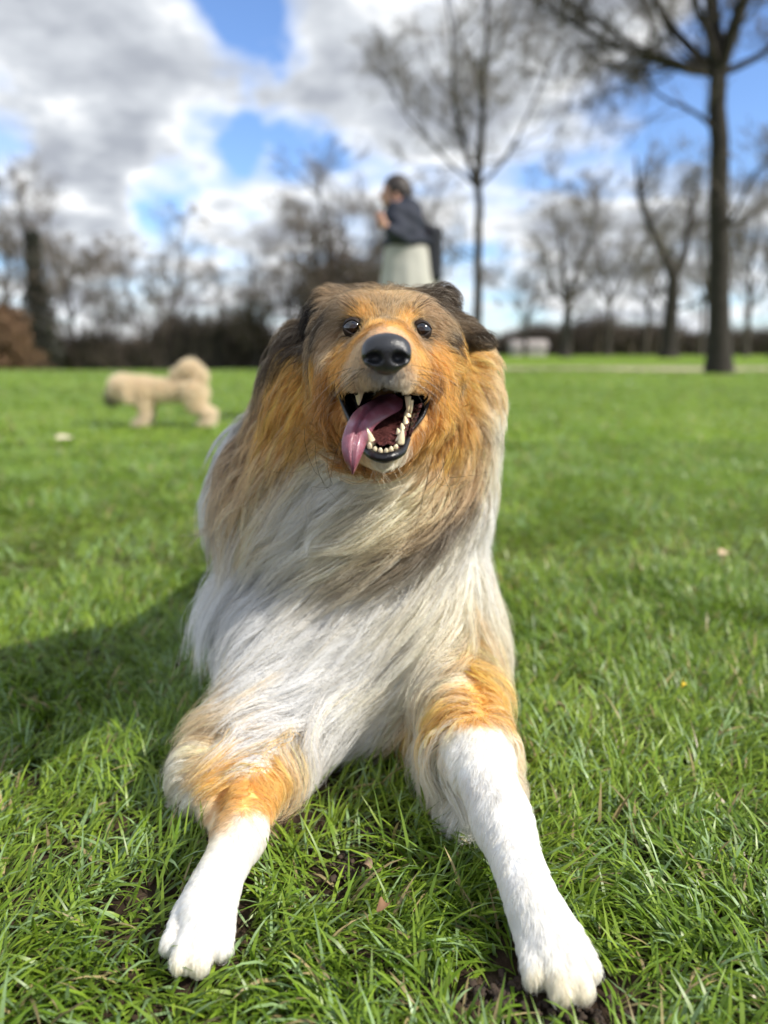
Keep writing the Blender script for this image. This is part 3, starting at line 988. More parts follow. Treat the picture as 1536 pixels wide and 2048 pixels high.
# ------------------------------------------------------------------ the collie: coat of hair
# px, py, direction on the picture (x right, y down), length mm, lift mm
FLOW = '''768,588,0,-1,12,3 725,585,-.4,-.9,13,3 815,588,.4,-.9,13,3 680,590,-.8,-.6,20,6 640,600,-.9,-.1,20,6 860,595,.8,-.5,20,6 885,620,.9,-.1,26,9
768,625,0,-1,10,3 727,610,-.3,-.95,11,4 815,614,.3,-.95,11,4 768,655,0,-1,7,2 735,650,-.5,-.6,7,2 810,650,.5,-.6,7,2 700,625,-.8,-.5,14,5 840,628,.8,-.5,14,5
680,640,-.95,.05,14,5 660,650,-.95,.3,18,6 640,660,-.9,.45,24,9 620,655,-.8,.6,30,10 610,640,-.7,.7,30,9 600,680,-.7,.75,55,22 870,645,.95,.1,14,5 895,650,.97,.2,24,9 930,660,.97,.25,20,5 960,675,.95,.25,18,4 975,685,.9,.4,18,4
705,685,-.8,.4,8,3 690,700,-.8,.5,10,4 660,705,-.8,.6,16,8 640,720,-.75,.65,30,16 850,690,.8,.4,8,3 865,705,.8,.4,12,5 890,715,.85,.35,22,12 920,725,.9,.3,36,20 955,740,.9,.35,42,22 980,770,.7,.7,42,18
715,720,-.75,.6,6,2 700,745,-.8,.55,7,2 680,750,-.85,.5,9,3 830,720,.75,.6,6,2 845,745,.8,.55,7,2 862,755,.85,.5,9,3 735,740,-.4,.9,7,2 755,762,-.12,1,10,2 772,765,0,1,10,2 790,762,.12,1,10,2 812,745,.4,.9,7,2 700,770,-.4,.9,10,3 840,775,.4,.9,12,3 722,775,-.25,.95,12,3 822,780,.25,.95,14,3
660,780,-.75,.65,20,10 640,800,-.7,.7,34,18 610,760,-.6,.8,52,26 580,740,-.55,.83,60,26 550,770,-.55,.83,70,28 600,820,-.6,.8,60,30 560,830,-.55,.83,75,30 520,840,-.58,.81,80,28 480,860,-.7,.72,70,20
670,850,-.5,.8,26,12 650,880,-.7,.7,50,26 620,900,-.65,.75,70,34 570,900,-.55,.83,90,36 520,920,-.5,.86,95,34 470,920,-.5,.86,95,28 430,930,-.6,.8,70,16 690,925,-.75,.65,45,22 640,940,-.75,.65,80,36
880,790,.3,.95,22,12 905,770,.7,.7,30,18 940,800,.6,.8,42,22 970,840,.6,.75,40,16 985,870,.6,.75,36,10 870,850,-.1,1,28,14 900,850,.1,1,42,22 940,870,.2,1,60,26 975,900,.3,.95,50,16 860,900,-.5,.85,40,20 900,910,-.2,.98,70,30 945,930,.05,1,90,28 985,950,.1,1,80,18
740,925,-.2,.95,12,4 768,928,0,1,10,3 800,922,.2,.95,14,5 820,905,.4,.9,20,8 735,910,-.5,.8,10,3
730,960,-.85,.5,80,30 790,960,-.88,.46,95,36 850,950,-.85,.52,110,38 900,970,-.75,.65,115,36 680,990,-.82,.56,100,36 760,1010,-.88,.46,115,38 840,1020,-.88,.46,120,38 900,1030,-.8,.6,120,34 620,1010,-.75,.65,110,36 560,1000,-.6,.8,110,36 500,1010,-.52,.85,110,32 450,1010,-.4,.9,95,24 410,1030,-.25,.95,70,14
700,1080,-.88,.48,120,38 780,1090,-.88,.46,120,36 850,1090,-.86,.5,110,32 620,1100,-.82,.56,120,38 560,1100,-.75,.65,120,36 500,1110,-.66,.75,110,34 440,1110,-.28,.95,90,22 410,1130,-.05,1,70,12
960,1010,-.35,.94,110,28 990,1040,-.02,1,100,22 940,1080,-.55,.83,115,30 975,1120,-.12,1,105,24 1000,1140,.03,1,90,16 900,1150,-.66,.75,115,30 830,1160,-.76,.64,115,30 760,1190,-.83,.55,115,32 690,1200,-.86,.5,115,32 620,1200,-.86,.5,115,34 550,1190,-.82,.57,110,34 480,1200,-.68,.73,100,30 430,1200,-.2,.97,80,18 400,1210,.05,1,60,10
980,1220,-.06,1,90,22 1000,1240,0,1,80,14 930,1220,-.45,.9,105,28 870,1250,-.7,.72,110,30 790,1270,-.82,.57,115,32 700,1290,-.88,.47,115,34 610,1290,-.86,.5,115,34 530,1290,-.78,.62,105,32 460,1290,-.25,.95,85,18 425,1300,.1,1,60,8
975,1310,-.05,1,70,18 990,1340,0,1,60,12 930,1320,-.35,.93,85,22 860,1340,-.6,.8,100,28 780,1370,-.8,.6,110,30 690,1380,-.88,.48,110,32 600,1380,-.84,.54,110,32 520,1380,-.72,.7,95,30 460,1390,-.15,.97,60,14
960,1380,-.25,.95,36,12 990,1390,0,1,30,10 920,1410,-.45,.9,46,14 870,1440,-.6,.8,65,18 800,1450,-.6,.8,85,24 730,1460,-.6,.8,90,26 660,1450,-.8,.6,90,26 580,1450,-.82,.57,90,26 500,1460,-.45,.88,65,16 450,1470,0,1,40,10
840,1490,-.5,.87,60,16 780,1510,-.5,.87,70,18 700,1500,-.4,.92,65,18 600,1500,-.8,.6,60,16 500,1510,-.7,.7,50,14
430,1420,-.3,.9,40,8 400,1470,-.7,.6,40,12 370,1520,-.85,.45,42,12 350,1560,-.8,.55,42,12 385,1560,-.75,.6,42,12 420,1530,-.6,.8,30,10 400,1590,-.7,.7,56,13 380,1640,-.6,.8,56,12 400,1660,-.55,.83,52,11 420,1650,-.5,.85,26,8
470,1570,-.2,.98,16,4 530,1560,.1,1,14,4 560,1580,.5,.85,16,4 510,1610,-.1,1,13,4 540,1620,.25,.95,13,4 480,1660,-.2,.97,13,4 520,1680,.2,.97,13,4 440,1720,-.25,.97,13,4 480,1750,.1,1,13,4 400,1790,-.3,.95,14,4 450,1800,.1,1,14,4 370,1850,-.3,.95,14,4 410,1870,-.05,1,16,4 460,1850,.25,.97,14,4 375,1920,-.05,1,14,3 410,1925,0,1,14,3 445,1900,.2,.97,14,3
940,1450,-.1,1,18,5 980,1450,.2,1,20,6 910,1480,-.3,.95,26,8 1010,1490,.45,.9,36,12 1035,1560,.5,.86,36,12 880,1520,-.5,.86,46,14 840,1540,-.5,.86,60,16 900,1560,-.4,.9,36,12 950,1560,.2,.97,14,4 1000,1580,.3,.95,15,4
900,1620,-.6,.75,55,14 930,1660,-.5,.8,48,12 880,1590,-.6,.75,58,16 970,1640,.2,.97,14,4 1010,1660,.3,.95,14,4 1045,1660,.55,.83,42,9 1030,1600,.6,.8,45,10 1025,1700,.5,.85,30,6 960,1720,-.2,.97,20,5 1000,1740,.2,.97,14,4 1050,1750,.4,.92,15,4 1020,1800,.1,1,16,4 1080,1820,.35,.93,14,4 1050,1870,.15,1,15,4 1120,1880,.35,.93,15,4 1070,1920,.05,1,18,4 1110,1950,.1,1,20,4 1150,1940,.2,1,18,4'''
fl = np.array([[float(x) for x in t.split(',')] for t in FLOW.split()])
fp, fhit = march(fl[:, 0], fl[:, 1], lambda p: body_sd(p, False) - .008)
if (~fhit).any():
    dd = np.array([pix_dir(a, b)[:] for a, b in fl[~fhit, :2]])
    ts = np.linspace(.5, 1.2, 60)
    q = np.array((0, 0, CAM_H)) + dd[:, None] * ts[None, :, None]
    sdv = body_sd(q.reshape(-1, 3), False).reshape(len(dd), -1)
    fp[~fhit] = q[np.arange(len(dd)), sdv.argmin(1)]
upv = np.array((0, math.sin(PITCH), math.cos(PITCH)))
fdir = fl[:, 2:3] * np.array((1.0, 0, 0)) - fl[:, 3:4] * upv
fdir /= np.linalg.norm(fdir, axis=1)[:, None]
flen, flift = fl[:, 4] / 1000, fl[:, 5] / 1000
# back, flanks, hindquarters, tail
ex = [((-.20, 1.2, .25), (-.2, .8, -.5), 70, 22), ((.15, 1.2, .25), (.1, .8, -.5), 70, 22), ((-.19, 1.4, .2), (-.1, .8, -.6), 60, 20), ((.14, 1.4, .2), (.1, .8, -.6), 60, 20),
      ((-.03, 1.2, .33), (0, 1, .05), 60, 20), ((-.03, 1.5, .31), (0, 1, 0), 50, 18), ((-.02, 1.75, .25), (0, .9, -.4), 50, 18), ((-.17, 1.6, .12), (0, .6, -.8), 45, 16),
      ((.15, 1.6, .12), (0, .6, -.8), 45, 16), ((.2, 1.86, .22), (.4, .2, .8), 45, 18), ((.262, 1.84, .38), (.3, 0, .9), 42, 16), ((-.03, 1.0, .46), (0, .8, -.3), 60, 24), ((-.02, .92, .55), (0, 1, -.1), 35, 14),
      ((-.17, 1.4, .03), (0, -1, 0), 15, 5), ((.15, 1.4, .03), (0, -1, 0), 15, 5), ((.12, 1.1, .37), (.2, .5, -.9), 80, 26), ((-.16, 1.1, .37), (-.3, .5, -.9), 80, 26)]
fp = np.vstack([fp] + [np.array(e[0])[None] for e in ex])
fdir = np.vstack([fdir] + [(np.array(e[1]) / np.linalg.norm(e[1]))[None] for e in ex])
flen = np.append(flen, [e[2] / 1000 for e in ex])
flift = np.append(flift, [e[3] / 1000 for e in ex])
FV = np.hstack([fdir, flen[:, None], flift[:, None]])
FP = fp


def flow(p, pw=4.0):
    o = np.empty((len(p), 5))
    for i in range(0, len(p), 4000):
        q = p[i:i + 4000]
        d2 = ((q[:, None] - FP[None]) ** 2).sum(-1) + 2e-6
        w = d2 ** (-pw / 2)
        w /= w.sum(1)[:, None]
        o[i:i + 4000] = w @ FV
    return o


def sample_surface(V, Q, dens_fn, rng):
    """points on the skin, dens_fn(centres) in hairs per square metre"""
    T = np.concatenate([Q[:, [0, 1, 2]], Q[:, [0, 2, 3]]])
    a, b, c = V[T[:, 0]], V[T[:, 1]], V[T[:, 2]]
    ar = np.linalg.norm(np.cross(b - a, c - a), axis=1) / 2
    lam = ar * dens_fn((a + b + c) / 3)
    n = rng.poisson(lam)
    k = np.repeat(np.arange(len(T)), n)
    u, v = rng.random(len(k)), rng.random(len(k))
    m = u + v > 1
    u[m], v[m] = 1 - u[m], 1 - v[m]
    return a[k] + (b - a)[k] * u[:, None] + (c - a)[k] * v[:, None]


def bare(p):
    """where no hair grows: nose, mouth, eyes, under the belly"""
    m = mouth_sd(p) < np.where((p[:, 1] < .70) & (p[:, 2] > .458), .0012, .0036)
    m &= p[:, 1] < .80
    m |= nose_sd(p) < .0015
    for e in EYES:
        q = (p - e) / np.array((.0112, .02, .0076))
        m |= (q ** 2).sum(1) < 1
    m |= p[:, 2] < .004
    return m


frng = np.random.default_rng(11)
HG, HQ = BV, BQ


def front(p):
    # hair is set thick where it can be seen, thinner on the flanks and hindquarters
    return np.where(p[:, 1] < 1.16, 1.0, np.where(p[:, 1] < 1.35, .45, .25))


def dens_of(p, base):
    f = flow(p)
    L_ = f[:, 3]
    d = base / .02 / (np.maximum(L_, .008) / .02) ** 1.45
    return d * front(p)


def grow(n_guides_scale, seed, K=15):
    r = np.random.default_rng(seed)
    root = sample_surface(BV, BQ, lambda c: dens_of(c, n_guides_scale), r)
    root = root[~bare(root)]
    f = flow(root)
    jaw = (root[:, 1] < .735) & (root[:, 2] < .455)
    f[jaw, 3] = np.minimum(f[jaw, 3], .013)
    f[jaw, 4] = np.minimum(f[jaw, 4], .004)
    paw = (root[:, 1] < .70) & (root[:, 2] < .2)
    f[paw, 3] = np.minimum(f[paw, 3], .010)
    f[paw, 4] = np.minimum(f[paw, 4], .0018)
    fore = (root[:, 1] > .62) & (root[:, 1] < .86) & (root[:, 2] < .12)
    f[fore, 3] *= 1.25
    f[fore, 4] *= 1.3
    toe = paw & (root[:, 2] < .022) & (root[:, 1] < .60)
    f[toe, 3] = .013
    face = (root[:, 1] < .80) & (root[:, 2] > .455)
    f[face, 3] *= .8
    f[face, 4] *= .6
    lf = (root[:, 0] < -.135) & (root[:, 1] < 1.08) & (root[:, 2] > .15)
    f[lf, 3] *= 1.15
    f[lf & (root[:, 2] > .25), 4] *= 1.35
    low_l = (root[:, 0] < -.11) & (root[:, 1] < 1.2) & (root[:, 2] < .22)
    f[low_l, 4] *= .62
    f[low_l, 3] *= .85
    lng = f[:, 3] > .05
    f[lng, 3] *= 1.32
    Lg = f[:, 3] * r.uniform(.75, 1.2, len(root))
    lift = f[:, 4] * r.uniform(.35, 1.3, len(root))
    pts = np.empty((len(root), K, 3))
    pts[:, 0] = root
    p = root.copy()
    step = Lg / (K - 1)
    nz_s = vnoise(root, 55, 5)
    nz_f = vnoise(root, 210, 6)
    lockdir = r.normal(size=root.shape) * np.where(Lg > .03, .10, .05)[:, None]
    nz_f *= np.where(Lg > .02, 1, .5)[:, None]
    for k in range(1, K):
        t = k / (K - 1)
        g = grad(p, skin_sd)
        h = skin_sd(p)
        fd = flow(p, 4.0)[:, :3] + (.14 * nz_s + .10 * nz_f + lockdir) + .03 * r.normal(size=p.shape)
        fd = fd / (np.linalg.norm(fd, axis=1)[:, None] + 1e-9)
        tang = fd - g * (fd * g).sum(1)[:, None]
        tl = np.linalg.norm(tang, axis=1)[:, None]
        tang = tang / np.maximum(tl, .25)
        target = lift * math.sin(min(1.0, t * 1.5) * math.pi / 2)
        rise = np.clip((target - h) / step, -.6, 1.6)[:, None]
        free = 1.0 * max(0, t - .45)          # ends hang and blow free of the body
        d = tang + g * rise * (1 - free) + free * fd + np.array((0, 0, -.12 * t)) * (Lg[:, None] > .05)
        d /= np.linalg.norm(d, axis=1)[:, None] + 1e-9
        p = p + d * step[:, None]
        low = p[:, 2] < .006
        p[low, 2] = .006 + .002 * r.random(low.sum())
        pts[:, k] = p
    return root, pts, Lg


groot, gpts, glen = grow(NG_SCALE, 21)
print('guides', len(groot))


def child_hairs(per, K2, clump, spread, seed, rmul=1.0):
    """hairs round each guide: they start apart on the skin and draw together into a lock"""
    r = np.random.default_rng(seed)
    gi = np.repeat(np.arange(len(groot)), np.where(glen > .035, int(per * 2.2), per))
    n = len(gi)
    G0 = gpts[gi]
    idx = np.linspace(0, gpts.shape[1] - 1, K2)
    i0 = np.floor(idx).astype(int).clip(0, gpts.shape[1] - 2)
    fr = (idx - i0)[None, :, None]
    G0 = G0[:, i0] * (1 - fr) + G0[:, i0 + 1] * fr
    Lc = glen[gi]
    sp = (spread * np.sqrt(Lc / .06))[:, None] * r.normal(size=(n, 3))
    gn = grad(groot, skin_sd)[gi]
    off = sp - gn * (sp * gn).sum(1)[:, None]
    cl = clump * r.uniform(.55, 1.1, n)
    cl = np.where(Lc < .022, cl * .5, cl)
    t = np.linspace(0, 1, K2)
    w = 1 - cl[:, None] * np.clip(t, 0, 1)[None] ** 1.2
    amp = (Lc * .017)[:, None, None] * (t[None, :, None] ** 1.0)
    ph = r.uniform(0, 6.28, (n, 1, 3))
    fq = r.uniform(2.5, 6.5, (n, 1, 3))
    wob = amp * np.sin(ph + fq * t[None, :, None]) * r.normal(size=(n, 1, 3)) * .8
    stray = (r.random(n) < .06)
    wob[stray] *= 3.2
    pts = G0 + off[:, None] * w[..., None] + wob
    # individual length
    ls = r.uniform(.72, 1.06, n)
    tt = t[None] * ls[:, None] * (K2 - 1)
    j0 = np.floor(tt).astype(int).clip(0, K2 - 2)
    f2 = np.minimum(tt - j0, 1.3)[..., None]
    rows = np.arange(n)[:, None]
    pts = pts[rows, j0] * (1 - f2) + pts[rows, j0 + 1] * f2
    low = pts[..., 2] < .004
    pts[..., 2] = np.where(low, .004, pts[..., 2])
    rad = np.clip(.00010 + .0022 * Lc, .00011, .00026) * rmul * r.uniform(.7, 1.2, n)
    return pts, rad, gi, t


def strand_colour(pts, gi, t, r):
    n = len(pts)
    K2 = pts.shape[1]
    kk = np.where(glen[gi] > .045, int(K2 * .80), int(K2 * .55))
    mid = pts[np.arange(n), kk]
    # warp so the patches end in uneven streaks
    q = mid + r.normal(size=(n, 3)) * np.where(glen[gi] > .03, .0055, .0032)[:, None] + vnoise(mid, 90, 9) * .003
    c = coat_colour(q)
    gr = np.random.default_rng(77)
    lock = gr.normal(size=len(groot))
    sh = np.where(glen[gi] < .022, .35, 1.0)
    b = 1 + sh * (.13 * lock[gi] + .13 * r.normal(size=n))
    c = c * np.clip(b, .5, 1.4)[:, None]
    for e in EYES:
        w = np.clip((1.45 - np.linalg.norm((pts[:, 0] - e) / np.array((.0100, .014, .0066)), axis=1)) / .25, 0, 1)[:, None]
        c = c * (1 - w * .93)
    lum = c.mean(1)
    dark = (r.random(n) < np.where(lum > .7, .008 * sh, .055))
    c[dark] *= .35
    pale = (r.random(n) < .07) & ~dark
    c[pale] = c[pale] * .4 + np.array((.85, .76, .6)) * .6
    out = np.repeat(c[:, None], K2, 1)
    rootdark = 1.0
    # sable hairs are paler at the root, darker at the very tip
    tipd = np.clip((t - .7) / .3, 0, 1)[None, :, None] * np.where((lum < .6), .25, .03)[:, None, None]
    out = out * (1 - tipd)
    return np.clip(out, .008, .93)


hair_m = bpy.data.materials.new('coat_hair')
hair_m.use_nodes = True
hnt = hair_m.node_tree
hnt.nodes.clear()
ho = N(hnt, 'ShaderNodeOutputMaterial')
ha = N(hnt, 'ShaderNodeAttribute', attribute_name='hair_colour')
hd = N(hnt, 'ShaderNodeBsdfPrincipled')
hd.inputs['Roughness'].default_value = .48
hd.inputs['Specular IOR Level'].default_value = .35
ht = N(hnt, 'ShaderNodeBsdfTranslucent')
hs = N(hnt, 'ShaderNodeMixShader')
hs.inputs[0].default_value = .36
hnt.links.new(ha.outputs['Color'], hd.inputs['Base Color'])
hnt.links.new(ha.outputs['Color'], ht.inputs['Color'])
hnt.links.new(hd.outputs[0], hs.inputs[1])
hnt.links.new(ht.outputs[0], hs.inputs[2])
hnt.links.new(hs.outputs[0], ho.inputs[0])


def curves_obj(name, pts, rad, cols, mat, parent, taper=.25, origin=None):
    n, K2 = pts.shape[:2]
    hc = bpy.data.hair_curves.new(name)
    hc.add_curves([K2] * n)
    P_ = (pts - (origin if origin is not None else 0)).astype(np.float32)
    hc.attributes['position'].data.foreach_set('vector', P_.ravel())
    ra = hc.attributes.get('radius') or hc.attributes.new('radius', 'FLOAT', 'POINT')
    prof = 1 - (1 - taper) * np.linspace(0, 1, K2) ** 2
    ra.data.foreach_set('value', (rad[:, None] * prof[None]).astype(np.float32).ravel())
    ca = hc.attributes.new('hair_colour', 'FLOAT_COLOR', 'POINT')
    c4 = np.ones((n, K2, 4), dtype=np.float32)
    c4[..., :3] = cols
    ca.data.foreach_set('color', c4.ravel())
    hc.materials.append(mat)
    return link(name, hc, parent)


hr = np.random.default_rng(31)
pts, rad, gi, tt_ = child_hairs(CHILD_PER, 9, .80, .0042, 32)
cols = strand_colour(pts, gi, tt_, hr)
print('hairs', len(pts))
coat = curves_obj('coat', pts, rad, cols, hair_m, dog, origin=DOG_AT)

# whiskers and the long hairs of the brows
wp, wr, wc = [], [], []
for side in (-1, 1):
    for k in range(13):
        px = 772 + side * hr.uniform(38, 72)
        py = hr.uniform(728, 768)
        wp_, hh = march([px], [py])
        a = wp_[0]
        d = np.array((side * hr.uniform(.5, 1.0), -.25, hr.uniform(-.75, .05)))
        d /= np.linalg.norm(d)
        Lw = hr.uniform(.022, .048)
        t = np.linspace(0, 1, 9)[:, None]
        wp.append(a + d * Lw * t + np.array((0, .0, -.012)) * t ** 2 + np.array((0, .006, 0)) * t ** 2)
        wr.append(.00016)
        wc.append((.02, .015, .012) if hr.random() < .6 else (.7, .62, .5))
    for k in range(8):
        px = 772 + side * hr.uniform(48, 62)
        py = hr.uniform(612, 632)
        a = march([px], [py])[0][0]
        d = np.array((side * hr.uniform(.3, 1.0), -.25, hr.uniform(.5, 1)))
        d /= np.linalg.norm(d)
        t = np.linspace(0, 1, 9)[:, None]
        wp.append(a + d * hr.uniform(.016, .03) * t + np.array((side * .006, .006, 0)) * t ** 2)
        wr.append(.00014)
        wc.append((.02, .015, .012))
for k in range(16):
    px = hr.uniform(728, 812)
    a = march([px], [924])[0][0]
    d = np.array((hr.uniform(-.5, .9), -.2, -1.0)); d /= np.linalg.norm(d)
    t = np.linspace(0, 1, 9)[:, None]
    wp.append(a + d * hr.uniform(.012, .035) * t + np.array((hr.uniform(-.01, .01), 0, 0)) * t ** 2)
    wr.append(.00012)
    wc.append((.75, .66, .5))
wp = np.array(wp)
wcol = np.repeat(np.array(wc)[:, None], 9, 1)
curves_obj('whiskers', wp, np.array(wr), wcol, hair_m, dog, taper=.3, origin=DOG_AT)

# long dark guard hairs lying loose over the pale chest
gh, gr_ = [], []
for k in range(90):
    px, py = [(880, 1050, ), (840, 1080), (780, 1120), (930, 1020), (700, 1150), (520, 1060), (600, 900), (860, 900)][k % 8]
    a0, ok_ = march([px + hr.normal() * 38], [py + hr.normal() * 26], lambda p: body_sd(p, False) - .030)
    p = a0.copy()
    ln = hr.uniform(.04, .10)
    path = [p[0].copy()]
    bend = hr.normal(size=3) * .35
    for j in range(11):
        g_ = grad(p, skin_sd)
        fd = flow(p)[:, :3] + bend * (.3 + .10 * j)
        fd /= np.linalg.norm(fd)
        tg = fd - g_ * (fd * g_).sum() * .8
        h = skin_sd(p)[0]
        p = p + (tg / np.linalg.norm(tg) + g_ * np.clip((.038 - h) * 14, -.5, .5)) * ln / 11
        path.append(p[0].copy())
    gh.append(path)
gh = np.array(gh)
gcol = np.repeat((np.array((.09, .06, .035)) * hr.uniform(.4, 2.0, (len(gh), 1)))[:, None], 12, 1)
curves_obj('guard_hairs', gh, np.full(len(gh), .00017), gcol, hair_m, dog, taper=.3, origin=DOG_AT)

# ------------------------------------------------------------------ the park
def sstep(x, a, b):
    t = np.clip((x - a) / (b - a), 0, 1)
    return t * t * (3 - 2 * t)


def terrain(x, y):
    x = np.asarray(x, float)
    y = np.asarray(y, float)
    left = -.022 * np.maximum(0, y - 24)
    left = np.maximum(left, -1.2)
    right = .31 * sstep(y, 20, 44) + .004 * np.maximum(0, y - 44)
    w = sstep(x / np.maximum(y, 1), -.12, .12)
    far = sstep(y, 3, 9)
    und = .03 * np.sin(x * .7 + 1.3) * np.sin(y * .45 + .5) * far
    return left * (1 - w) + right * w + und * (1 - sstep(y, 24, 40))


gm, gnt, gb = newmat('park_ground')
tcg = N(gnt, 'ShaderNodeNewGeometry')
nz1 = N(gnt, 'ShaderNodeTexNoise'); nz1.inputs['Scale'].default_value = 38; nz1.inputs['Detail'].default_value = 8
nz2 = N(gnt, 'ShaderNodeTexNoise'); nz2.inputs['Scale'].default_value = .55; nz2.inputs['Detail'].default_value = 6
nz3 = N(gnt, 'ShaderNodeTexNoise'); nz3.inputs['Scale'].default_value = 5; nz3.inputs['Detail'].default_value = 8
for n_ in (nz1, nz2, nz3): gnt.links.new(tcg.outputs['Position'], n_.inputs['Vector'])
soil = ramp(gnt, nz1.outputs['Fac'], [(.3, (.022, .014, .009)), (.55, (.055, .037, .024)), (.75, (.12, .085, .055))])
gr1 = ramp(gnt, nz2.outputs['Fac'], [(.3, (.11, .20, .02)), (.55, (.17, .27, .028)), (.75, (.24, .32, .06))])
gr2 = ramp(gnt, nz3.outputs['Fac'], [(.25, (.6, .62, .55)), (.7, (1.15, 1.1, 1.1))])
gmul = N(gnt, 'ShaderNodeMix', data_type='RGBA', blend_type='MULTIPLY')
gmul.inputs[0].default_value = 1
gnt.links.new(gr1.outputs[0], gmul.inputs[6]); gnt.links.new(gr2.outputs[0], gmul.inputs[7])
sp = N(gnt, 'ShaderNodeSeparateXYZ'); gnt.links.new(tcg.outputs['Position'], sp.inputs[0])
mr = N(gnt, 'ShaderNodeMapRange'); mr.inputs[1].default_value = 1.2; mr.inputs[2].default_value = 3.2
gnt.links.new(sp.outputs[1], mr.inputs[0])
gmx = N(gnt, 'ShaderNodeMix', data_type='RGBA')
gnt.links.new(mr.outputs[0], gmx.inputs[0]); gnt.links.new(soil.outputs[0], gmx.inputs[6]); gnt.links.new(gmul.outputs[2], gmx.inputs[7])
gnt.links.new(gmx.outputs[2], gb.inputs['Base Color'])
gb.inputs['Roughness'].default_value = .95
gb.inputs['Specular IOR Level'].default_value = .15
gbp = N(gnt, 'ShaderNodeBump'); gbp.inputs['Distance'].default_value = .01
gnt.links.new(nz1.outputs['Fac'], gbp.inputs['Height']); gnt.links.new(gbp.outputs[0], gb.inputs['Normal'])

gx = warp_axis(-260, 260, 14, .014, -.65, .65)
gy = warp_axis(-30, 420, 14, .014, .40, 1.5)
# rows in front of the lens are close enough; grow again beyond
GX, GY = np.meshgrid(gx, gy, indexing='ij')
near = np.exp(-((GX / 1.2) ** 2 + ((GY - .9) / 1.0) ** 2))
pn = vnoise(np.stack([GX.ravel(), GY.ravel(), 0 * GX.ravel()], -1), 60, 12)[:, 0].reshape(GX.shape)
pn2 = vnoise(np.stack([GX.ravel(), GY.ravel(), 0 * GX.ravel()], -1), 190, 13)[:, 0].reshape(GX.shape)
GZ = terrain(GX, GY) - .006 + (pn * .005 + pn2 * .0035) * near
gi_ = np.arange(len(gx) * len(gy)).reshape(len(gx), len(gy))
gq = np.stack([gi_[:-1, :-1], gi_[1:, :-1], gi_[1:, 1:], gi_[:-1, 1:]], -1).reshape(-1, 4)
ground = link('ground', mesh_np('ground', np.stack([GX, GY, GZ], -1).reshape(-1, 3), gq, gm))
tag(ground, kind='structure')

# worn path across the right of the park
pm = simple_mat('path_gravel', (.42, .36, .24), .95, bump=.01, bscale=9, var=.25)
px_ = np.linspace(1.5, 60, 80)
V = []
for s in (-1, 0, 1):
    yy = 24.6 + .8 * np.sin(px_ * .12) + s * 1.5
    V.append(np.stack([px_, yy, terrain(px_, yy) + .012 - .004 * abs(s)], -1))
V = np.concatenate(V)
q = np.array([[r_ * 80 + k, r_ * 80 + k + 1, (r_ + 1) * 80 + k + 1, (r_ + 1) * 80 + k] for r_ in (0, 1) for k in range(79)])
tag(link('path', mesh_np('path', V, q, pm)), kind='structure')

# ------------------------------------------------------------------ trees
bark_m = simple_mat('bark_dark', (.026, .021, .016), .95, bump=.03, bscale=7, var=.45)
bark2_m = simple_mat('bark_grey', (.060, .050, .040), .95, bump=.02, bscale=7, var=.35)
twig_m = simple_mat('twigs_brown', (.13, .105, .085), .9, var=.3, bscale=3)
twig2_m = simple_mat('twigs_grey', (.19, .165, .14), .9, var=.3, bscale=3)
leaf_m = simple_mat('leaves_beech', (.15, .085, .045), .8, var=.4, bscale=5)
ivy_m = simple_mat('ivy_dark', (.035, .036, .026), .7, var=.5, bscale=5)


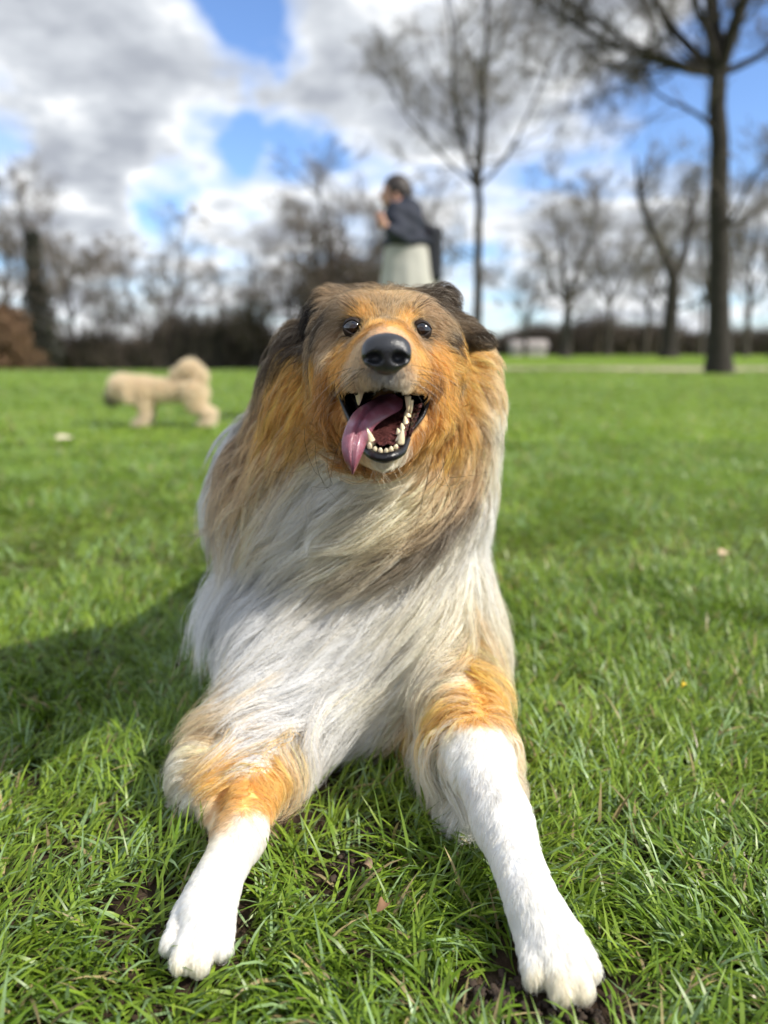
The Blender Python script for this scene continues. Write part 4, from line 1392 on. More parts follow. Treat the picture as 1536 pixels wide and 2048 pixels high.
def grow_tree(seed, H, r0, fork, leaders, limbs=9, dens=1.0, spread=.55, tmin=.008, levels=3, droop=.0, lean_x=0.0):
    """returns (trunk paths, radii), (crown paths, radii)"""
    r = np.random.default_rng(seed)
    TP, TR, CP, CR = [], [], [], []

    def limb(a, d, L_, rad, lev):
        n = 9 if lev <= 1 else (6 if lev == 2 else 4)
        pts = [np.array(a, float)]
        dirn = np.array(d, float); dirn /= np.linalg.norm(dirn)
        for k in range(n - 1):
            dirn = dirn + r.normal(size=3) * (.10 if lev < 1 else .20) + np.array((0, 0, .07 if lev < 3 else -droop))
            dirn /= np.linalg.norm(dirn)
            pts.append(pts[-1] + dirn * L_ / (n - 1))
        pts = np.array(pts)
        tt = np.linspace(0, 1, n)
        rr = np.maximum(rad * (1 - .78 * tt), tmin)
        (TP if lev <= 1 else CP).append(pts)
        (TR if lev <= 1 else CR).append(rr)
        if lev >= levels:
            return
        cnt = int({0: limbs, 1: 9, 2: 9}[lev] * dens * r.uniform(.8, 1.25))
        for _ in range(cnt):
            t = r.uniform(.12, 1.0) ** .8
            i = min(int(t * (n - 1)), n - 2)
            f = t * (n - 1) - i
            b = pts[i] * (1 - f) + pts[i + 1] * f
            dd = pts[i + 1] - pts[i]; dd /= np.linalg.norm(dd)
            rd = r.normal(size=3); rd -= dd * (rd @ dd); rd /= np.linalg.norm(rd)
            ang = r.uniform(.45, 1.15)
            nd = dd * math.cos(ang) + rd * math.sin(ang)
            limb(b, nd, L_ * r.uniform(.38, .66) * (1 - .35 * t), rad * (1 - .7 * t) * r.uniform(.35, .55), lev + 1)

    # trunk to the fork
    n = 10
    lean = r.normal(size=2) * .0015 * H + np.array((lean_x, 0))
    tp = np.array([(lean[0] * (k / n) ** 1.2, lean[1] * (k / n) ** 2, fork * k / n) for k in range(n + 1)])
    tp[:, :2] += r.normal(size=(n + 1, 2)) * .006 * fork * np.linspace(0, 1, n + 1)[:, None]
    tr = r0 * (1 - .32 * np.linspace(0, 1, n + 1)); tr[0] *= 1.35; tr[1] *= 1.05
    TP.append(tp); TR.append(tr)
    for (dx, dy, dz, L_, k) in leaders:
        limb(tp[-1], (dx, dy, dz), L_, r0 * .66 * k, 0)
    for _ in range(int(limbs * .35)):
        t = r.uniform(.45, .98)
        a = tp[int(t * n)]
        th = r.uniform(0, 6.28)
        limb(a, (math.cos(th), math.sin(th), r.uniform(.1, .7)), H * r.uniform(.12, .26), r0 * .2, 1)
    return (TP, TR), (CP, CR)


def tree_meshes(name, T, C, mt, mc):
    V, F = tubes(T[0], T[1], 7)
    me1 = mesh_np('trunk', V, F, mt)
    V, F = tubes(C[0], C[1], 3)
    me2 = mesh_np('crown', V, F, mc, smooth=False)
    return me1, me2


def place_tree(meshes, name, loc, rz, s, label, group=None, extra=None):
    o = bpy.data.objects.new(name, None)
    COL.objects.link(o)
    o.location = loc
    o.rotation_euler = (0, 0, rz)
    o.scale = (s[0], s[0], s[1]) if isinstance(s, tuple) else (s, s, s)
    tag(o, label, 'tree', group)
    link('trunk', meshes[0], o)
    link('crown', meshes[1], o)
    if extra is not None:
        link('ivy', extra, o)
    return o


def base(px, Y):
    d = pix_dir(px, 715)
    x = d.x / d.y * Y
    return (x, Y, float(terrain(x, Y)) - .05)


# the dark tree on the right, forked above, with a long limb reaching left
T, C = grow_tree(3, 16, .31, 7.3, [(-.16, .1, 1, 7.5, 1.0), (.34, 0, 1, 7.0, .95), (-.75, .2, .85, 6.0, .62), (.95, .1, .30, 4.5, .5), (-.95, -.1, .10, 4.8, .5), (.1, .9, .5, 5, .5), (.1, -.8, .6, 4, .45), (-1, .3, .35, 5.5, .5), (-.8, -.5, .6, 5.5, .45)],
                 limbs=11, dens=1.1, tmin=.007, lean_x=-.75)
place_tree(tree_meshes('a', T, C, bark_m, twig_m), 'forked_tree', base(1440, 20.8), 0, 1.0, 'tall bare tree with the thickest dark trunk, at the right edge of the lawn')
T, C = grow_tree(8, 15, .20, 6.4, [(-.42, .1, 1, 7.0, .85), (.14, 0, 1, 9.5, 1.0), (-.9, .3, .75, 5.5, .55), (.8, -.2, .6, 5.5, .55), (.1, .9, .7, 5, .5), (-.2, -.9, .7, 5, .5)], limbs=11, dens=1.05, tmin=.007)
place_tree(tree_meshes('b', T, C, bark_m, twig2_m), 'slender_tree', base(953, 30), 0, 1.0, 'tall slim bare tree rising right behind the collie and the person')
T, C = grow_tree(12, 11, .46, 4.1, [(-.42, 0, 1, 6.5, .9), (.62, .1, 1, 5.5, .85), (.0, .8, .8, 4, .5)], limbs=9, dens=.95, tmin=.010)
place_tree(tree_meshes('c', T, C, bark_m, twig2_m), 'forked_tree', base(1336, 42), 0, 1.0, 'bare tree split low into two stems, just left of the thickest trunk')
T, C = grow_tree(17, 9, .34, 3.1, [(-.3, 0, 1, 5.5, .8), (.35, .1, 1, 5.8, .8), (-.8, -.3, .7, 4, .5), (.8, .3, .7, 4, .5)], limbs=9, dens=1.0, tmin=.010)
TREE_D = tree_meshes('d', T, C, bark2_m, twig2_m)
place_tree(TREE_D, 'bare_tree', base(1130, 46), 0, 1.0, 'small rounded bare tree between the slim tree and the low-forked one')
# kinds used again along the edge of the park
T, C = grow_tree(23, 10, .22, 2.2, [(.05, 0, 1, 8.0, 1.0), (-.5, .3, 1, 5, .6), (.5, -.3, 1, 5, .6)], limbs=12, dens=.85, tmin=.011)
TREE_E = tree_meshes('e', T, C, bark_m, twig_m)
T, C = grow_tree(29, 10, .18, 3.2, [(.1, .1, 1, 6.5, 1.0), (-.6, 0, .9, 5.0, .7), (.6, .2, .9, 5, .7), (0, -.7, .8, 4.5, .6)], limbs=11, dens=1.0, tmin=.010)
TREE_F = tree_meshes('f', T, C, bark2_m, twig2_m)
ir = np.random.default_rng(5)


def leaf_cloud(n, fn, size, mat, name='leaves'):
    c = fn(n)
    a = ir.normal(size=(n, 3)) * size
    b = ir.normal(size=(n, 3)) * size
    V = np.stack([c - a * .5, c + b * .5, c + a * .5, c - b * .5], 1).reshape(-1, 3)
    F = np.arange(n * 4).reshape(n, 4)
    return mesh_np(name, V, F, mat, smooth=False)


def ivy_column(n):
    z = 7.6 * ir.random(n) ** .9
    th = ir.uniform(0, 6.28, n)
    rad = (.35 + .75 * np.exp(-((z - 1.6) / 2.6) ** 2)) * np.sqrt(ir.random(n)) * (1 + .35 * np.sin(z * 2.1 + th * 2))
    return np.stack([rad * np.cos(th), rad * np.sin(th), z + .2], -1)


IVY = leaf_cloud(5200, ivy_column, .13, ivy_m, 'ivy')


def crown_fill(n):
    th = ir.uniform(0, 6.28, n)
    ph = np.arccos(ir.uniform(-1, 1, n))
    rr = ir.random(n) ** .4
    return np.stack([1.9 * rr * np.sin(ph) * np.cos(th), 1.9 * rr * np.sin(ph) * np.sin(th), 4.6 + 2.9 * rr * np.cos(ph)], -1) + vnoise(np.stack([th, ph, rr], -1), 3, 4) * .4


FILL = leaf_cloud(2600, crown_fill, .11, simple_mat('dry_leaves', (.070, .050, .038), .8, var=.4, bscale=4), 'ivy')

row = [  # px, Y, kind, rotation, scale (wide, tall), label
    (85, 48, 'E', .3, (1.0, 1.05), IVY, 'dark ivy-covered tree, the blackest one in the far row at the left'),
    (12, 50, 'F', 1.1, (1.2, 1.12), None, 'grey bare tree at the far left edge, over the russet bush'),
    (150, 54, 'F', 2.2, (1.1, 1.05), None, 'pale thin-crowned bare tree just right of the ivy-covered one'),
    (188, 50, 'E', 4.0, (.62, .46), None, 'short dark scrubby tree next to the pale thin-crowned one'),
    (226, 50, 'E', 1.9, (.72, .60), None, 'low dark tree above the head of the small cream dog'),
    (345, 52, 'F', .6, (1.15, .95), None, 'round grey bare tree above the tail of the small cream dog'),
    (290, 58, 'F', 3.5, (1.0, .85), None, 'faint grey tree between the low dark one and the round grey one'),
    (436, 49, 'E', 2.9, (.55, .55), None, 'narrow dark tree, left one of the two close beside the collie'),
    (512, 48, 'E', 5.2, (.80, .68), FILL, 'brown-leaved dark tree closest to the left side of the collie'),
    (590, 56, 'F', 4.4, (1.2, 1.0), None, 'tall pale bare tree whose top shows left of the big brown one'),
    (665, 46, 'E', 1.0, (1.15, 1.08), FILL, 'big dense brown tree rising behind the left ear of the collie'),
    (735, 50, 'E', 3.3, (1.0, .90), FILL, 'dense brown tree directly left of the person'),
    (625, 49, 'E', 2.1, (.9, .84), FILL, 'brown leafy-twigged tree between the big dense one and the collie-side dark one'),
    (702, 53, 'E', 5.9, (1.1, 1.0), FILL, 'dense brown tree filling the gap right of the biggest brown one'),
    (790, 50, 'E', 4.2, (1.0, .86), FILL, 'brown tree directly behind the person'),
    (820, 58, 'F', 5.5, (1.2, 1.15), None, 'pale bare tree half hidden by the person'),
    (1050, 60, 'F', .2, (1.0, .80), None, 'faint low bare tree far off, right of the slim tall one'),
    (1215, 56, 'F', 2.7, (1.1, 1.1), None, 'pale bare tree filling the gap left of the low-forked one'),
    (1290, 62, 'F', 4.9, (1.0, 1.0), None, 'far thin bare tree behind the stems of the low-forked one'),
    (1400, 58, 'F', 1.5, (1.1, 1.15), None, 'far bare tree seen against the thickest trunk, on its left'),
    (1490, 52, 'F', 3.9, (1.2, 1.2), None, 'bare tree right behind the thickest trunk, on its right'),
    (1545, 42, 'E', .9, (.9, 1.05), None, 'dark bare tree cut by the right edge of the picture'),
]
KINDS = dict(E=TREE_E, F=TREE_F)
for px, Y, k, rz, s, ex_, lab in row:
    place_tree(KINDS[k], 'bare_tree', base(px, Y), rz, s, lab, 'bare trees along the edge of the park', ex_)

# russet bush, twiggy undergrowth (nobody could count it), a pale hut far off
def bush_pts(n):
    th = ir.uniform(0, 6.28, n)
    rr = np.sqrt(ir.random(n))
    z = 3.6 * ir.random(n) ** .8
    w = 1.7 * (1 - (z / 4.6) ** 2) * (1 + .35 * np.sin(3 * th + z * 2) + .2 * np.sin(7 * th - z * 5))
    return np.stack([w * rr * np.cos(th), w * rr * np.sin(th), z], -1)


bo = bpy.data.objects.new('russet_bush', None); COL.objects.link(bo)
bo.location = base(14, 44)
tag(bo, 'russet bush holding dry leaves at the left edge of the lawn', 'bush')
link('leaves', leaf_cloud(6500, bush_pts, .10, leaf_m), bo)
bp_, br_ = [], []
for _ in range(40):
    th = ir.uniform(0, 6.28); z = ir.uniform(1.6, 3.6); w = ir.uniform(.3, 1.5)
    bp_.append(spline([(0, 0, 0), (w * .4 * math.cos(th), w * .4 * math.sin(th), z * .5), (w * math.cos(th), w * math.sin(th), z)], 6))
    br_.append(np.linspace(.04, .012, 6))
V, F = tubes(bp_, br_, 4)
link('stems', mesh_np('stems', V, F, bark_m), bo)

def undergrowth(x0, x1, y0, y1, hfn, n, seed):
    r = np.random.default_rng(seed)
    x = r.uniform(x0, x1, n); y = r.uniform(y0, y1, n)
    h = hfn(x) * r.uniform(.35, 1.1, n)
    z = terrain(x, y) - .1
    a = r.normal(size=(n, 2)) * .55
    w = r.uniform(.04, .14, n)
    th = r.uniform(0, 6.28, n)
    b0 = np.stack([x - w * np.cos(th), y - w * np.sin(th), z], -1)
    b1 = np.stack([x + w * np.cos(th), y + w * np.sin(th), z], -1)
    t = np.stack([x + a[:, 0], y + a[:, 1], z + h], -1)
    return np.stack([b0, b1, t], 1).reshape(-1, 3)


hl = lambda x: 3.3 + .8 * np.sin(x * .42) + .5 * np.sin(x * 1.3 + 1)
hr_ = lambda x: 2.9 + .6 * np.sin(x * .31 + 2) + .35 * np.sin(x * 1.1)
V = np.concatenate([undergrowth(-36, 2, 50, 55, hl, 19000, 1), undergrowth(-2, 50, 66, 72, hr_, 21000, 2)])
um = simple_mat('undergrowth_brown', (.085, .066, .052), .95, var=.4, bscale=1.5)
tag(link('undergrowth', mesh_np('undergrowth', V, np.arange(len(V)).reshape(-1, 3), um, smooth=False)),
    'brown leafless undergrowth massed along the far edge of the park', 'undergrowth', kind='stuff')
hut = bpy.data.objects.new('hut', None); COL.objects.link(hut)
hx = base(1055, 62)
hut.location = hx
tag(hut, 'low pale hut far off beside the small rounded tree', 'hut')
hm = simple_mat('hut_wall', (.55, .50, .46), .8, var=.1, bscale=2)
link('wall', mesh_np('wall', [(-1.3, -1, 0), (1.3, -1, 0), (1.3, 1, 0), (-1.3, 1, 0), (-1.3, -1, .75), (1.3, -1, .75), (1.3, 1, .75), (-1.3, 1, .75)],
                             [[0, 1, 5, 4], [1, 2, 6, 5], [2, 3, 7, 6], [3, 0, 4, 7]], hm, smooth=False), hut)
link('roof', mesh_np('roof', [(-1.45, -1.15, .72), (1.45, -1.15, .72), (1.45, 1.15, .72), (-1.45, 1.15, .72), (-1.45, 0, 1.25), (1.45, 0, 1.25)],
                             [[0, 1, 5, 4], [2, 3, 4, 5], [0, 4, 3], [1, 2, 5], [0, 3, 2, 1]], simple_mat('hut_roof', (.40, .36, .34), .8), smooth=False), hut)

# ------------------------------------------------------------------ person walking behind, small dog
PY = 5.75
pa = lambda px, py, dy=0: P(px, py, PY + dy)
fx = pa(815, 700)[0]
person = bpy.data.objects.new('person', None); COL.objects.link(person)
person.location = (fx, PY, 0)
tag(person, 'person in dark navy jacket and long pale skirt, standing behind the collie', 'person')
PO = np.array(person.location)
skin_p = simple_mat('skin', (.50, .27, .19), .5, var=.08, bscale=30, sss=.1)
navy_m = simple_mat('jacket_navy', (.014, .018, .032), .8, bump=.004, bscale=60, var=.3)
skirt_m = simple_mat('skirt_pale', (.42, .41, .36), .85, bump=.006, bscale=14, var=.08)
hair_p = simple_mat('hair_dark', (.022, .014, .011), .5, bump=.004, bscale=120)
shoe_m = simple_mat('shoe_black', (.02, .02, .02), .4)
bag_m = simple_mat('bag_black', (.014, .014, .018), .45, bump=.002, bscale=80)


def sdf_part(name, fn, lo, hi, g, mat, parent, origin, attr=None):
    V, Q, _ = surface_nets(fn, np.arange(lo[0], hi[0], g), np.arange(lo[1], hi[1], g), np.arange(lo[2], hi[2], g))
    return link(name, mesh_np(name, V - origin, Q, mat), parent)


HC = pa(789, 388)
NK = pa(800, 412)
HIP = np.array((fx + .015, PY, .98))
SHL, SHR = pa(788, 424, -.13), pa(816, 422, .15)
ELL, HNL = pa(800, 468, -.20), pa(775, 458, -.26)
ELR, HNR = pa(842, 474, .22), pa(845, 520, .20)


def hand(p, w, fd, pd, s):
    """palm and five bent fingers; w wrist, fd finger direction, pd across the palm towards the thumb"""
    fd = fd / np.linalg.norm(fd); pd = pd - fd * (pd @ fd); pd /= np.linalg.norm(pd)
    nd = np.cross(fd, pd)
    d = sd_cap(p, w, w + fd * .05, .022, .024)
    for k, L_ in enumerate((.060, .070, .066, .050)):
        a = w + fd * .068 + pd * (.026 - .0175 * k)
        b = a + fd * L_ * .5 - nd * .008 * s
        c = b + fd * L_ * .30 - nd * .022 * s
        d = smin(d, sd_cap(p, a, b, .0092, .0085), .006)
        d = np.minimum(d, sd_cap(p, b, c, .0085, .007))
    a = w + fd * .02 + pd * .022
    b = a + fd * .028 + pd * .024
    d = smin(d, sd_cap(p, a, b, .011, .010), .008)
    return np.minimum(d, sd_cap(p, b, b + fd * .026 - nd * .008 * s, .010, .008))


def person_sd(p):
    d = sd_ell(p, HC + np.array((.008, 0, .018)), (.092, .076, .098))
    d = smin(d, sd_ell(p, HC + np.array((-.030, 0, -.045)), (.058, .055, .062)), .03)     # face and jaw, looking left
    d = smin(d, sd_cap(p, HC + np.array((-.088, 0, .005)), HC + np.array((-.108, 0, -.022)), .008, .013), .012)   # nose
    d = smin(d, sd_ell(p, HC + np.array((-.080, 0, -.058)), (.014, .024, .012)), .01)     # lips
    d = smin(d, sd_ell(p, HC + np.array((.010, -.076, -.008)), (.018, .010, .030)), .006)  # ears
    d = smin(d, sd_ell(p, HC + np.array((.010, .076, -.008)), (.018, .010, .030)), .006)
    d = smin(d, sd_cap(p, HC + np.array((.018, 0, -.06)), NK + np.array((.02, 0, -.05)), .050, .056), .03)
    ch = pa(812, 452)
    d = smin(d, sd_ell(p, ch, (.125, .17, .19)), .05)
    d = smin(d, sd_ell(p, HIP, (.125, .16, .14)), .05)
    d = smin(d, sd_cap(p, ch, HIP, .12, .12), .05)
    for a, b, c in ((SHL, ELL, HNL), (SHR, ELR, HNR)):
        d = smin(d, sd_cap(p, a, b, .052, .040), .03)
        d = smin(d, sd_cap(p, b, c, .038, .026), .015)
    d = smin(d, hand(p, HNL, np.array((-.55, -.2, .75)), np.array((-.3, .3, -.6)), 1), .012)
    d = smin(d, hand(p, HNR, np.array((.05, 0, -1)), np.array((-1, .2, 0)), -1), .012)
    for s, dx in ((-1, -.07), (1, .07)):
        h = HIP + np.array((0, s * .085, -.04))
        k = np.array((HIP[0] + dx - .02, PY + s * .09, .50))
        a = np.array((HIP[0] + dx * 1.7, PY + s * .09, .09))
        d = smin(d, sd_cap(p, h, k, .085, .055), .03)
        d = smin(d, sd_cap(p, k, a, .054, .036), .02)
        d = smin(d, sd_cap(p, a + np.array((.02, 0, -.045)), a + np.array((-.16, 0, -.062)), .034, .026), .02)
    return d


lo = (fx - .42, PY - .42, .0); hi = (fx + .45, PY + .42, 1.86)
sdf_part('body', person_sd, lo, hi, .0125, skin_p, person, PO)


def jacket_sd(p):
    ch = pa(812, 452)
    d = sd_ell(p, ch, (.135, .185, .20))
    d = smin(d, sd_cap(p, NK + np.array((.02, 0, -.045)), ch, .068, .13), .04)
    d = smin(d, sd_ell(p, pa(815, 487), (.185, .20, .06)), .05)
    for a, b, c in ((SHL, ELL, HNL), (SHR, ELR, HNR)):
        d = smin(d, sd_cap(p, a, b, .068, .056), .04)
        d = smin(d, sd_cap(p, b, b + (c - b) * .82, .054, .044), .02)
    d = d + .006 * np.sin(p[..., 2] * 60 + p[..., 0] * 30)
    return smax(d, pa(815, 499)[2] - p[..., 2] - .0, .01)


sdf_part('jacket', jacket_sd, lo, hi, .012, navy_m, person, PO)


def skirt_sd(p):
    zt, zb = pa(815, 492)[2], .34
    t = np.clip((zt - p[..., 2]) / (zt - zb), 0, 1)
    cx = fx - .005
    th = np.arctan2(p[..., 1] - PY, p[..., 0] - cx)
    rx = .165 + .12 * t + .012 * t * np.sin(th * 11) + .008 * np.sin(th * 5 + 1)
    ry = .165 + .11 * t + .012 * t * np.sin(th * 11)
    k = np.sqrt(((p[..., 0] - cx) / rx) ** 2 + ((p[..., 1] - PY) / ry) ** 2)
    d = (k - 1) * .15
    return np.maximum(np.maximum(d, p[..., 2] - zt), zb - p[..., 2])


sdf_part('skirt', skirt_sd, lo, hi, .0135, skirt_m, person, PO)


def hair_sd(p):
    d = sd_ell(p, HC + np.array((.020, 0, .030)), (.098, .088, .100))
    d = smin(d, sd_ell(p, HC + np.array((.075, 0, -.02)), (.045, .055, .075)), .04)
    d = smax(d, -sd_ell(p, HC + np.array((-.085, 0, -.035)), (.075, .10, .085)), .02)
    return d + .004 * np.sin(p[..., 1] * 140 + p[..., 2] * 25)


sdf_part('hair', hair_sd, lo, hi, .008, hair_p, person, PO)
for s in (-1, 1):
    V, F = uvsphere(HC + np.array((-.078, s * .030, .008)) - PO, .011, 12, 8)
    link('eye', mesh_np('eye', V, F, eye_m), person)
    a = np.array((HIP[0] + (.07 if s > 0 else -.07) * 1.7, PY + s * .09, .09))
    sdf_part('shoe', lambda p: np.maximum(smin(sd_cap(p, a + np.array((.03, 0, -.045)), a + np.array((-.17, 0, -.055)), .045, .036), sd_cap(p, a, a + np.array((.02, 0, -.05)), .046, .046), .02), -p[..., 2]),
             a - np.array((.26, .08, .1)), a + np.array((.12, .08, .08)), .009, shoe_m, person, PO)

bagc = pa(868, 512, .06)
bag = bpy.data.objects.new('shoulder_bag', None); COL.objects.link(bag)
bag.location = bagc
tag(bag, 'black bag hanging at the right hip of the person in the navy jacket', 'bag')


def bag_sd(p):
    q = np.abs(p - bagc + np.array((0, 0, 0))) - np.array((.034, .13, .165))
    return np.linalg.norm(np.maximum(q, 0), axis=-1) + np.minimum(q.max(-1), 0) - .018


sdf_part('bag_body', bag_sd, bagc - .22, bagc + .22, .014, bag_m, bag, bagc)
V, F = tubes([spline([bagc + np.array((0, -.10, .17)), pa(838, 440, -.02), pa(812, 421, .0), pa(838, 440, .12), bagc + np.array((0, .10, .17))], 30)], [np.full(30, .012)], 6)
link('strap', mesh_np('strap', V - bagc, F, bag_m), bag)

# --- the small cream dog
DY = 5.45
da = lambda px, py, dy=0: P(px, py, DY + dy)
cream_m = hair_m


def pup_sd(p):
    d = sd_cap(p, da(292, 781), da(375, 779), .061, .057)                       # trunk
    d = smin(d, sd_ell(p, da(287, 788), (.070, .068, .078)), .03)
    d = smin(d, sd_cap(p, da(288, 780), da(252, 775), .070, .066), .03)         # neck
    d = smin(d, sd_ell(p, da(243, 776), (.074, .074, .070)), .03)               # head
    d = smin(d, sd_cap(p, da(236, 786), da(222, 797), .042, .030), .02)         # muzzle
    for s in (-1, 1):
        d = smin(d, sd_cap(p, da(252, 772, s * .07), da(258, 797, s * .085), .026, .020), .015)     # ears
        k = .0 if s < 0 else 9
        sh = da(288 + k, 808, s * .05); el = da(290 + k, 828, s * .055); ft = da(284 + k * 1.2, 850, s * .055); ft[2] = .028
        d = smin(d, sd_cap(p, sh, el, .032, .025), .02)
        d = smin(d, sd_cap(p, el, ft, .025, .021), .012)
        d = smin(d, sd_cap(p, ft, ft + np.array((-.035, 0, -.004)), .028, .024), .01)
        hp = da(385 + k, 785, s * .05); kn = da(388 + k * .6, 812, s * .06); hk = da(416 + k, 826, s * .06); pw = da(414 + k, 846, s * .06); pw[2] = .026
        d = smin(d, sd_cap(p, hp, kn, .062, .038), .03)
        d = smin(d, sd_cap(p, kn, hk, .034, .023), .015)
        d = smin(d, sd_cap(p, hk, pw, .023, .021), .012)
        d = smin(d, sd_cap(p, pw, pw + np.array((-.035, 0, -.004)), .026, .022), .01)
    d = smin(d, sd_cap(p, da(388, 776), da(398, 752), .032, .038), .02)          # tail, carried high and curled over
    d = smin(d, sd_cap(p, da(398, 752), da(380, 738), .038, .044), .02)
    d = smin(d, sd_cap(p, da(380, 738), da(354, 750), .044, .028), .02)
    return np.maximum(d, -p[..., 2] + .003)


pc = da(320, 850); pc[2] = 0
pup = bpy.data.objects.new('small_dog', None); COL.objects.link(pup)
pup.location = pc
tag(pup, 'small curly cream dog standing side-on on the lawn, tail up, nose to the left', 'dog')
pv, pq, pF = surface_nets(pup_sd, np.arange(da(195, 800)[0], da(450, 800)[0], .009), np.arange(DY - .2, DY + .2, .009), np.arange(-.01, .50, .009))
pm_, pnt, pb = newmat('cream_dog_skin')
pb.inputs['Base Color'].default_value = (.70, .56, .40, 1)
pb.inputs['Roughness'].default_value = .9
link('body', mesh_np('body', pv - pc, pq, pm_), pup)
T3 = pv[pq].mean(1)
prng = np.random.default_rng(3)
sel = prng.integers(0, len(T3), 16000)
root = T3[sel] + prng.normal(size=(16000, 3)) * .003
gn = grad(root, pup_sd)
K_ = 6
t = np.linspace(0, 1, K_)
Lp = prng.uniform(.02, .048, 16000) * np.where(root[:, 2] < .15, .45, .9)
dirp = gn + prng.normal(size=gn.shape) * .35 + np.array((.25, 0, -.35))
dirp /= np.linalg.norm(dirp, axis=1)[:, None]
ph = prng.uniform(0, 6.28, (16000, 1, 3))
hp_ = root[:, None] + dirp[:, None] * (Lp[:, None] * t[None])[..., None] + .006 * (np.sin(ph + 7 * t[None, :, None]) - np.sin(ph))
pcx = np.array((.92, .79, .60)) * prng.uniform(.75, 1.12, (16000, 1))
white = np.clip((.16 - root[:, 2]) / .12, 0, 1)[:, None]
pcx = pcx * (1 - white * .6) + np.array((.82, .74, .62)) * white * .6
dm = np.linalg.norm(root - da(224, 800), axis=1) < .045
pcx[dm] *= .25
hp_[..., 2] = np.maximum(hp_[..., 2], .004)
curves_obj('coat', hp_, np.full(16000, .0016), np.clip(np.repeat(pcx[:, None], K_, 1), .02, .92), hair_m, pup, taper=.5, origin=pc)
nosep = da(219, 800, -.0)
V, F = uvsphere(nosep + np.array((-.006, 0, .0)) - pc, .017, 12, 8, (1, 1.1, .9))
link('nose', mesh_np('nose', V, F, nm), pup)
for s in (-1, 1):
    V, F = uvsphere(da(231, 774, s * .045) + np.array((-.030, 0, 0)) - pc, .010, 12, 8)
    link('eye', mesh_np('eye', V, F, eye_m), pup)

# ------------------------------------------------------------------ grass
def bare_mask(x, y):
    """0 on bare soil, 1 on closed turf"""
    m = np.ones(len(x))
    for px, py, r_ in [(700, 1735, .040), (750, 1665, .030), (1050, 2005, .05), (1170, 2035, .045), (960, 1985, .045), (270, 1790, .035), (620, 1640, .025), (1170, 1390, .05), (1180, 1450, .03),
                       (1250, 1500, .03), (30, 1560, .03), (20, 1450, .03), (760, 1800, .02)]:
        c = on_ground(px, py, 0)
        d = np.hypot(x - c[0], (y - c[1]))
        m *= 1 - .93 * np.exp(-(d / r_) ** 4)
    pn = vnoise(np.stack([x, y, 0 * x], -1), 14, 40)[:, 0]
    pn2 = vnoise(np.stack([x, y, 0 * x], -1), 45, 41)[:, 0]
    m *= np.clip(.85 + .5 * pn + .45 * pn2, .12, 1.25)
    return m


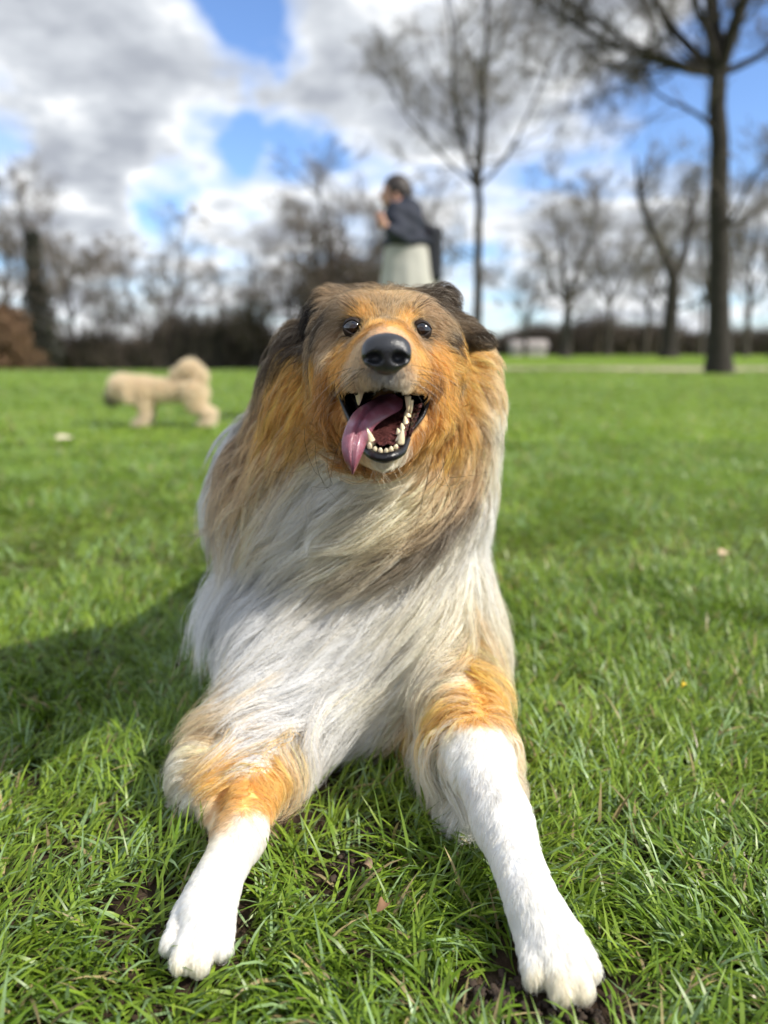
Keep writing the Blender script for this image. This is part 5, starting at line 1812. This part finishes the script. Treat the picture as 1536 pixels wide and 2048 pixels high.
def blades(n, x0, x1, y0, y1, Lr, Wr, segs, seed, cone=True, dens_pow=1.0):
    r = np.random.default_rng(seed)
    y = y0 + (y1 - y0) * np.sqrt(r.random(n) * (1 - (y0 / y1) ** 2) + (y0 / y1) ** 2) if False else r.uniform(y0, y1, n)
    hw = x1 * y / y1
    u = r.uniform(-1, 1, n)
    mg = .38 if y0 < 2 else 1.2
    x = u * (x1 + mg)
    k = np.abs(x) < hw + mg
    x, y = x[k], y[k]
    if y0 < 2:
        k = r.random(len(x)) < bare_mask(x, y)
        x, y = x[k], y[k]
        root = np.stack([x, y, np.zeros(len(x)) + .004], -1)
        root2 = root + np.array((0, 0, .022))
        k = (skin_sd(root) > .004) & (skin_sd(root2) > .006)
        x, y = x[k], y[k]
    n = len(x)
    z = terrain(x, y) - .006
    P0 = np.stack([x, y, z], -1)
    nl = vnoise(P0 * np.array((1, 1, 0)), 9, 50)
    nm_ = vnoise(P0 * np.array((1, 1, 0)), 38, 51)
    L_ = r.uniform(*Lr, n) * (1 + .28 * nl[:, 2] + .22 * nm_[:, 2])
    w = r.uniform(*Wr, n)
    az = np.arctan2(nl[:, 1] + .8 * nm_[:, 1] + .1, nl[:, 0] + .8 * nm_[:, 0] + .2) + r.normal(size=n) * 1.0
    lean0 = np.abs(r.normal(size=n)) * .40 + .15
    curl = r.uniform(.4, 1.9, n)
    rows = segs + 1
    t = np.linspace(0, 1, rows)
    pos = P0.copy()
    V = np.empty((n, rows * 2, 3))
    side = np.stack([-np.sin(az), np.cos(az), 0 * az], -1)
    tw = r.normal(size=n) * .5
    for j in range(rows):
        a = lean0 + curl * t[j]
        a = np.minimum(a, 2.0)
        d = np.stack([np.cos(az) * np.sin(a), np.sin(az) * np.sin(a), np.cos(a)], -1)
        if j: pos = pos + d * (L_ / segs)[:, None]
        ww = w * (1 - t[j] ** 2.2) * .5 * (.75 + .5 * min(1, t[j] * 3) if t[j] < 1 else 1)
        up = np.cross(side, d)
        s2 = side * np.cos(tw * t[j])[:, None] + up * np.sin(tw * t[j])[:, None]
        pp_ = pos.copy()
        pp_[:, 2] = np.maximum(pp_[:, 2], z + .003)
        V[:, 2 * j] = pp_ - s2 * ww[:, None]
        V[:, 2 * j + 1] = pp_ + s2 * ww[:, None]
    i = np.arange(n)[:, None] * rows * 2
    q = np.stack([np.stack([i[:, 0] + 2 * j, i[:, 0] + 2 * j + 1, i[:, 0] + 2 * j + 3, i[:, 0] + 2 * j + 2], -1) for j in range(segs)], 1).reshape(-1, 4)
    g1, g2, g3 = np.array((.14, .245, .018)), np.array((.26, .37, .038)), np.array((.045, .105, .012))
    m = np.clip(.5 + .5 * nl[:, 0] + r.normal(size=n) * .35, 0, 1)[:, None]
    c = g1 * (1 - m) + g2 * m
    k = r.random(n) < .25
    c[k] = g3 * .5 + c[k] * .5
    k = r.random(n) < .14
    c[k] = np.array((.27, .40, .17)) * r.uniform(.8, 1.2, (k.sum(), 1))
    dead = r.random(n) < np.clip(.05 + .05 * nm_[:, 0], .015, .2)
    c[dead] = np.array((.45, .36, .17)) * r.uniform(.5, 1.1, (dead.sum(), 1))
    c *= r.uniform(.8, 1.2, (n, 1))
    cv = np.repeat(c[:, None], rows * 2, 1)
    # pale sheath at the foot
    foot = np.repeat(np.clip(1 - t * 5, 0, 1), 2)[None, :, None] * .35
    cv = cv * (1 - foot) + np.array((.35, .36, .16)) * foot
    return V.reshape(-1, 3), q, cv.reshape(-1, 3)


gl_m = bpy.data.materials.new('grass_blade')
gl_m.use_nodes = True
t_ = gl_m.node_tree
t_.nodes.clear()
o_ = N(t_, 'ShaderNodeOutputMaterial')
a_ = N(t_, 'ShaderNodeAttribute', attribute_name='blade_colour')
b_ = N(t_, 'ShaderNodeBsdfPrincipled')
b_.inputs['Roughness'].default_value = .38
b_.inputs['Specular IOR Level'].default_value = .45
tr_ = N(t_, 'ShaderNodeBsdfTranslucent')
m_ = N(t_, 'ShaderNodeMixShader'); m_.inputs[0].default_value = .32
t_.links.new(a_.outputs['Color'], b_.inputs['Base Color'])
t_.links.new(a_.outputs['Color'], tr_.inputs['Color'])
t_.links.new(b_.outputs[0], m_.inputs[1]); t_.links.new(tr_.outputs[0], m_.inputs[2]); t_.links.new(m_.outputs[0], o_.inputs[0])


def grass_obj(sets, label):
    Vs, Qs, Cs, off = [], [], [], 0
    for V, q, c in sets:
        Vs.append(V); Qs.append(q + off); Cs.append(c); off += len(V)
    me = mesh_np('grass', np.concatenate(Vs), np.concatenate(Qs), gl_m)
    add_col(me, 'blade_colour', np.concatenate(Cs))
    return tag(link('grass', me), label, 'grass', kind='stuff')


grass_obj([blades(205000, 0, 1.05, .36, 1.75, (.022, .062), (.0018, .0036), 4, 60),
           blades(100000, 0, 2.4, 1.6, 4.4, (.03, .065), (.0030, .0052), 3, 61)],
          'bright green lawn grass round the collie, thin over bare soil in places')
grass_obj([blades(74000, 0, 6.5, 3.9, 12, (.04, .075), (.008, .014), 2, 62),
           blades(40000, 0, 16, 12, 30, (.05, .09), (.02, .04), 2, 63)],
          'open lawn running back to the trees')

# crumbs of soil thrown up on the bare patches
cr = np.random.default_rng(8)
CV, CF, off = [], [], 0
for _ in range(260):
    px, py, s_ = [(1060, 2000, 46), (1170, 2030, 40), (700, 1735, 22), (750, 1665, 18), (980, 1985, 26), (1170, 1390, 20)][cr.integers(6)]
    c = on_ground(px + cr.normal() * s_, py + cr.normal() * s_ * .6, .001)
    if skin_sd(c[None])[0] < .006: continue
    V, F = uvsphere((0, 0, 0), 1, 6, 5)
    V = V * (1 + .45 * cr.normal(size=(len(V), 1)).clip(-1, 1)) * cr.uniform(.001, .0042) * np.array((1, 1, .7)) + c
    CV.append(V); CF.append(F + off); off += len(V)
tag(link('soil_crumbs', mesh_np('soil_crumbs', np.concatenate(CV), np.concatenate(CF), simple_mat('soil_dark', (.045, .030, .020), .95, var=.5, bscale=90))),
    'crumbs of dark soil on the bare patches by the paws', 'soil', kind='stuff')

# fallen leaves and petals
def leaf_obj(px, py, L_, w, col, rot, label, z=.028):
    c = on_ground(px, py, z)
    n = 7
    V = []
    for k in range(n):
        t = k / (n - 1)
        ww = w * math.sin(math.pi * (.08 + .86 * t)) ** .8
        for s in (-1, 0, 1):
            V.append(((t - .5) * L_, s * ww, .0035 * abs(s) * 1.2 + .006 * math.sin(3 * t + s)))
    F = [[k * 3 + j, k * 3 + j + 1, (k + 1) * 3 + j + 1, (k + 1) * 3 + j] for k in range(n - 1) for j in (0, 1)]
    o = link('fallen_leaf', mesh_np('fallen_leaf', V, F, simple_mat('leaf_dry', col, .8, var=.35, bscale=60)), None, tuple(c))
    o.rotation_euler = rot
    return tag(o, label, 'leaf')


leaf_obj(764, 1816, .013, .0045, (.22, .12, .06), (.3, .2, .7), 'small curled brown leaf lying in the grass between the paws')
leaf_obj(732, 1738, .012, .005, (.28, .19, .12), (.2, -.3, 2.0), 'tan scrap of leaf on the bare soil between the forelegs', .012)
leaf_obj(1120, 1420, .026, .004, (.60, .50, .36), (.2, .2, 1.9), 'pale dry leaf standing in the grass right of the tan shoulder')
leaf_obj(1364, 1372, .012, .004, (.75, .52, .03), (.4, .9, 1.2), 'yellow petal in the grass at the far right')
leaf_obj(132, 876, .10, .045, (.60, .52, .38), (.1, .1, .5), 'pale leaf on the lawn in front of the small cream dog', .05)
leaf_obj(1448, 1108, .03, .012, (.55, .42, .26), (.2, .1, .2), 'light brown leaf on the lawn near the right edge')
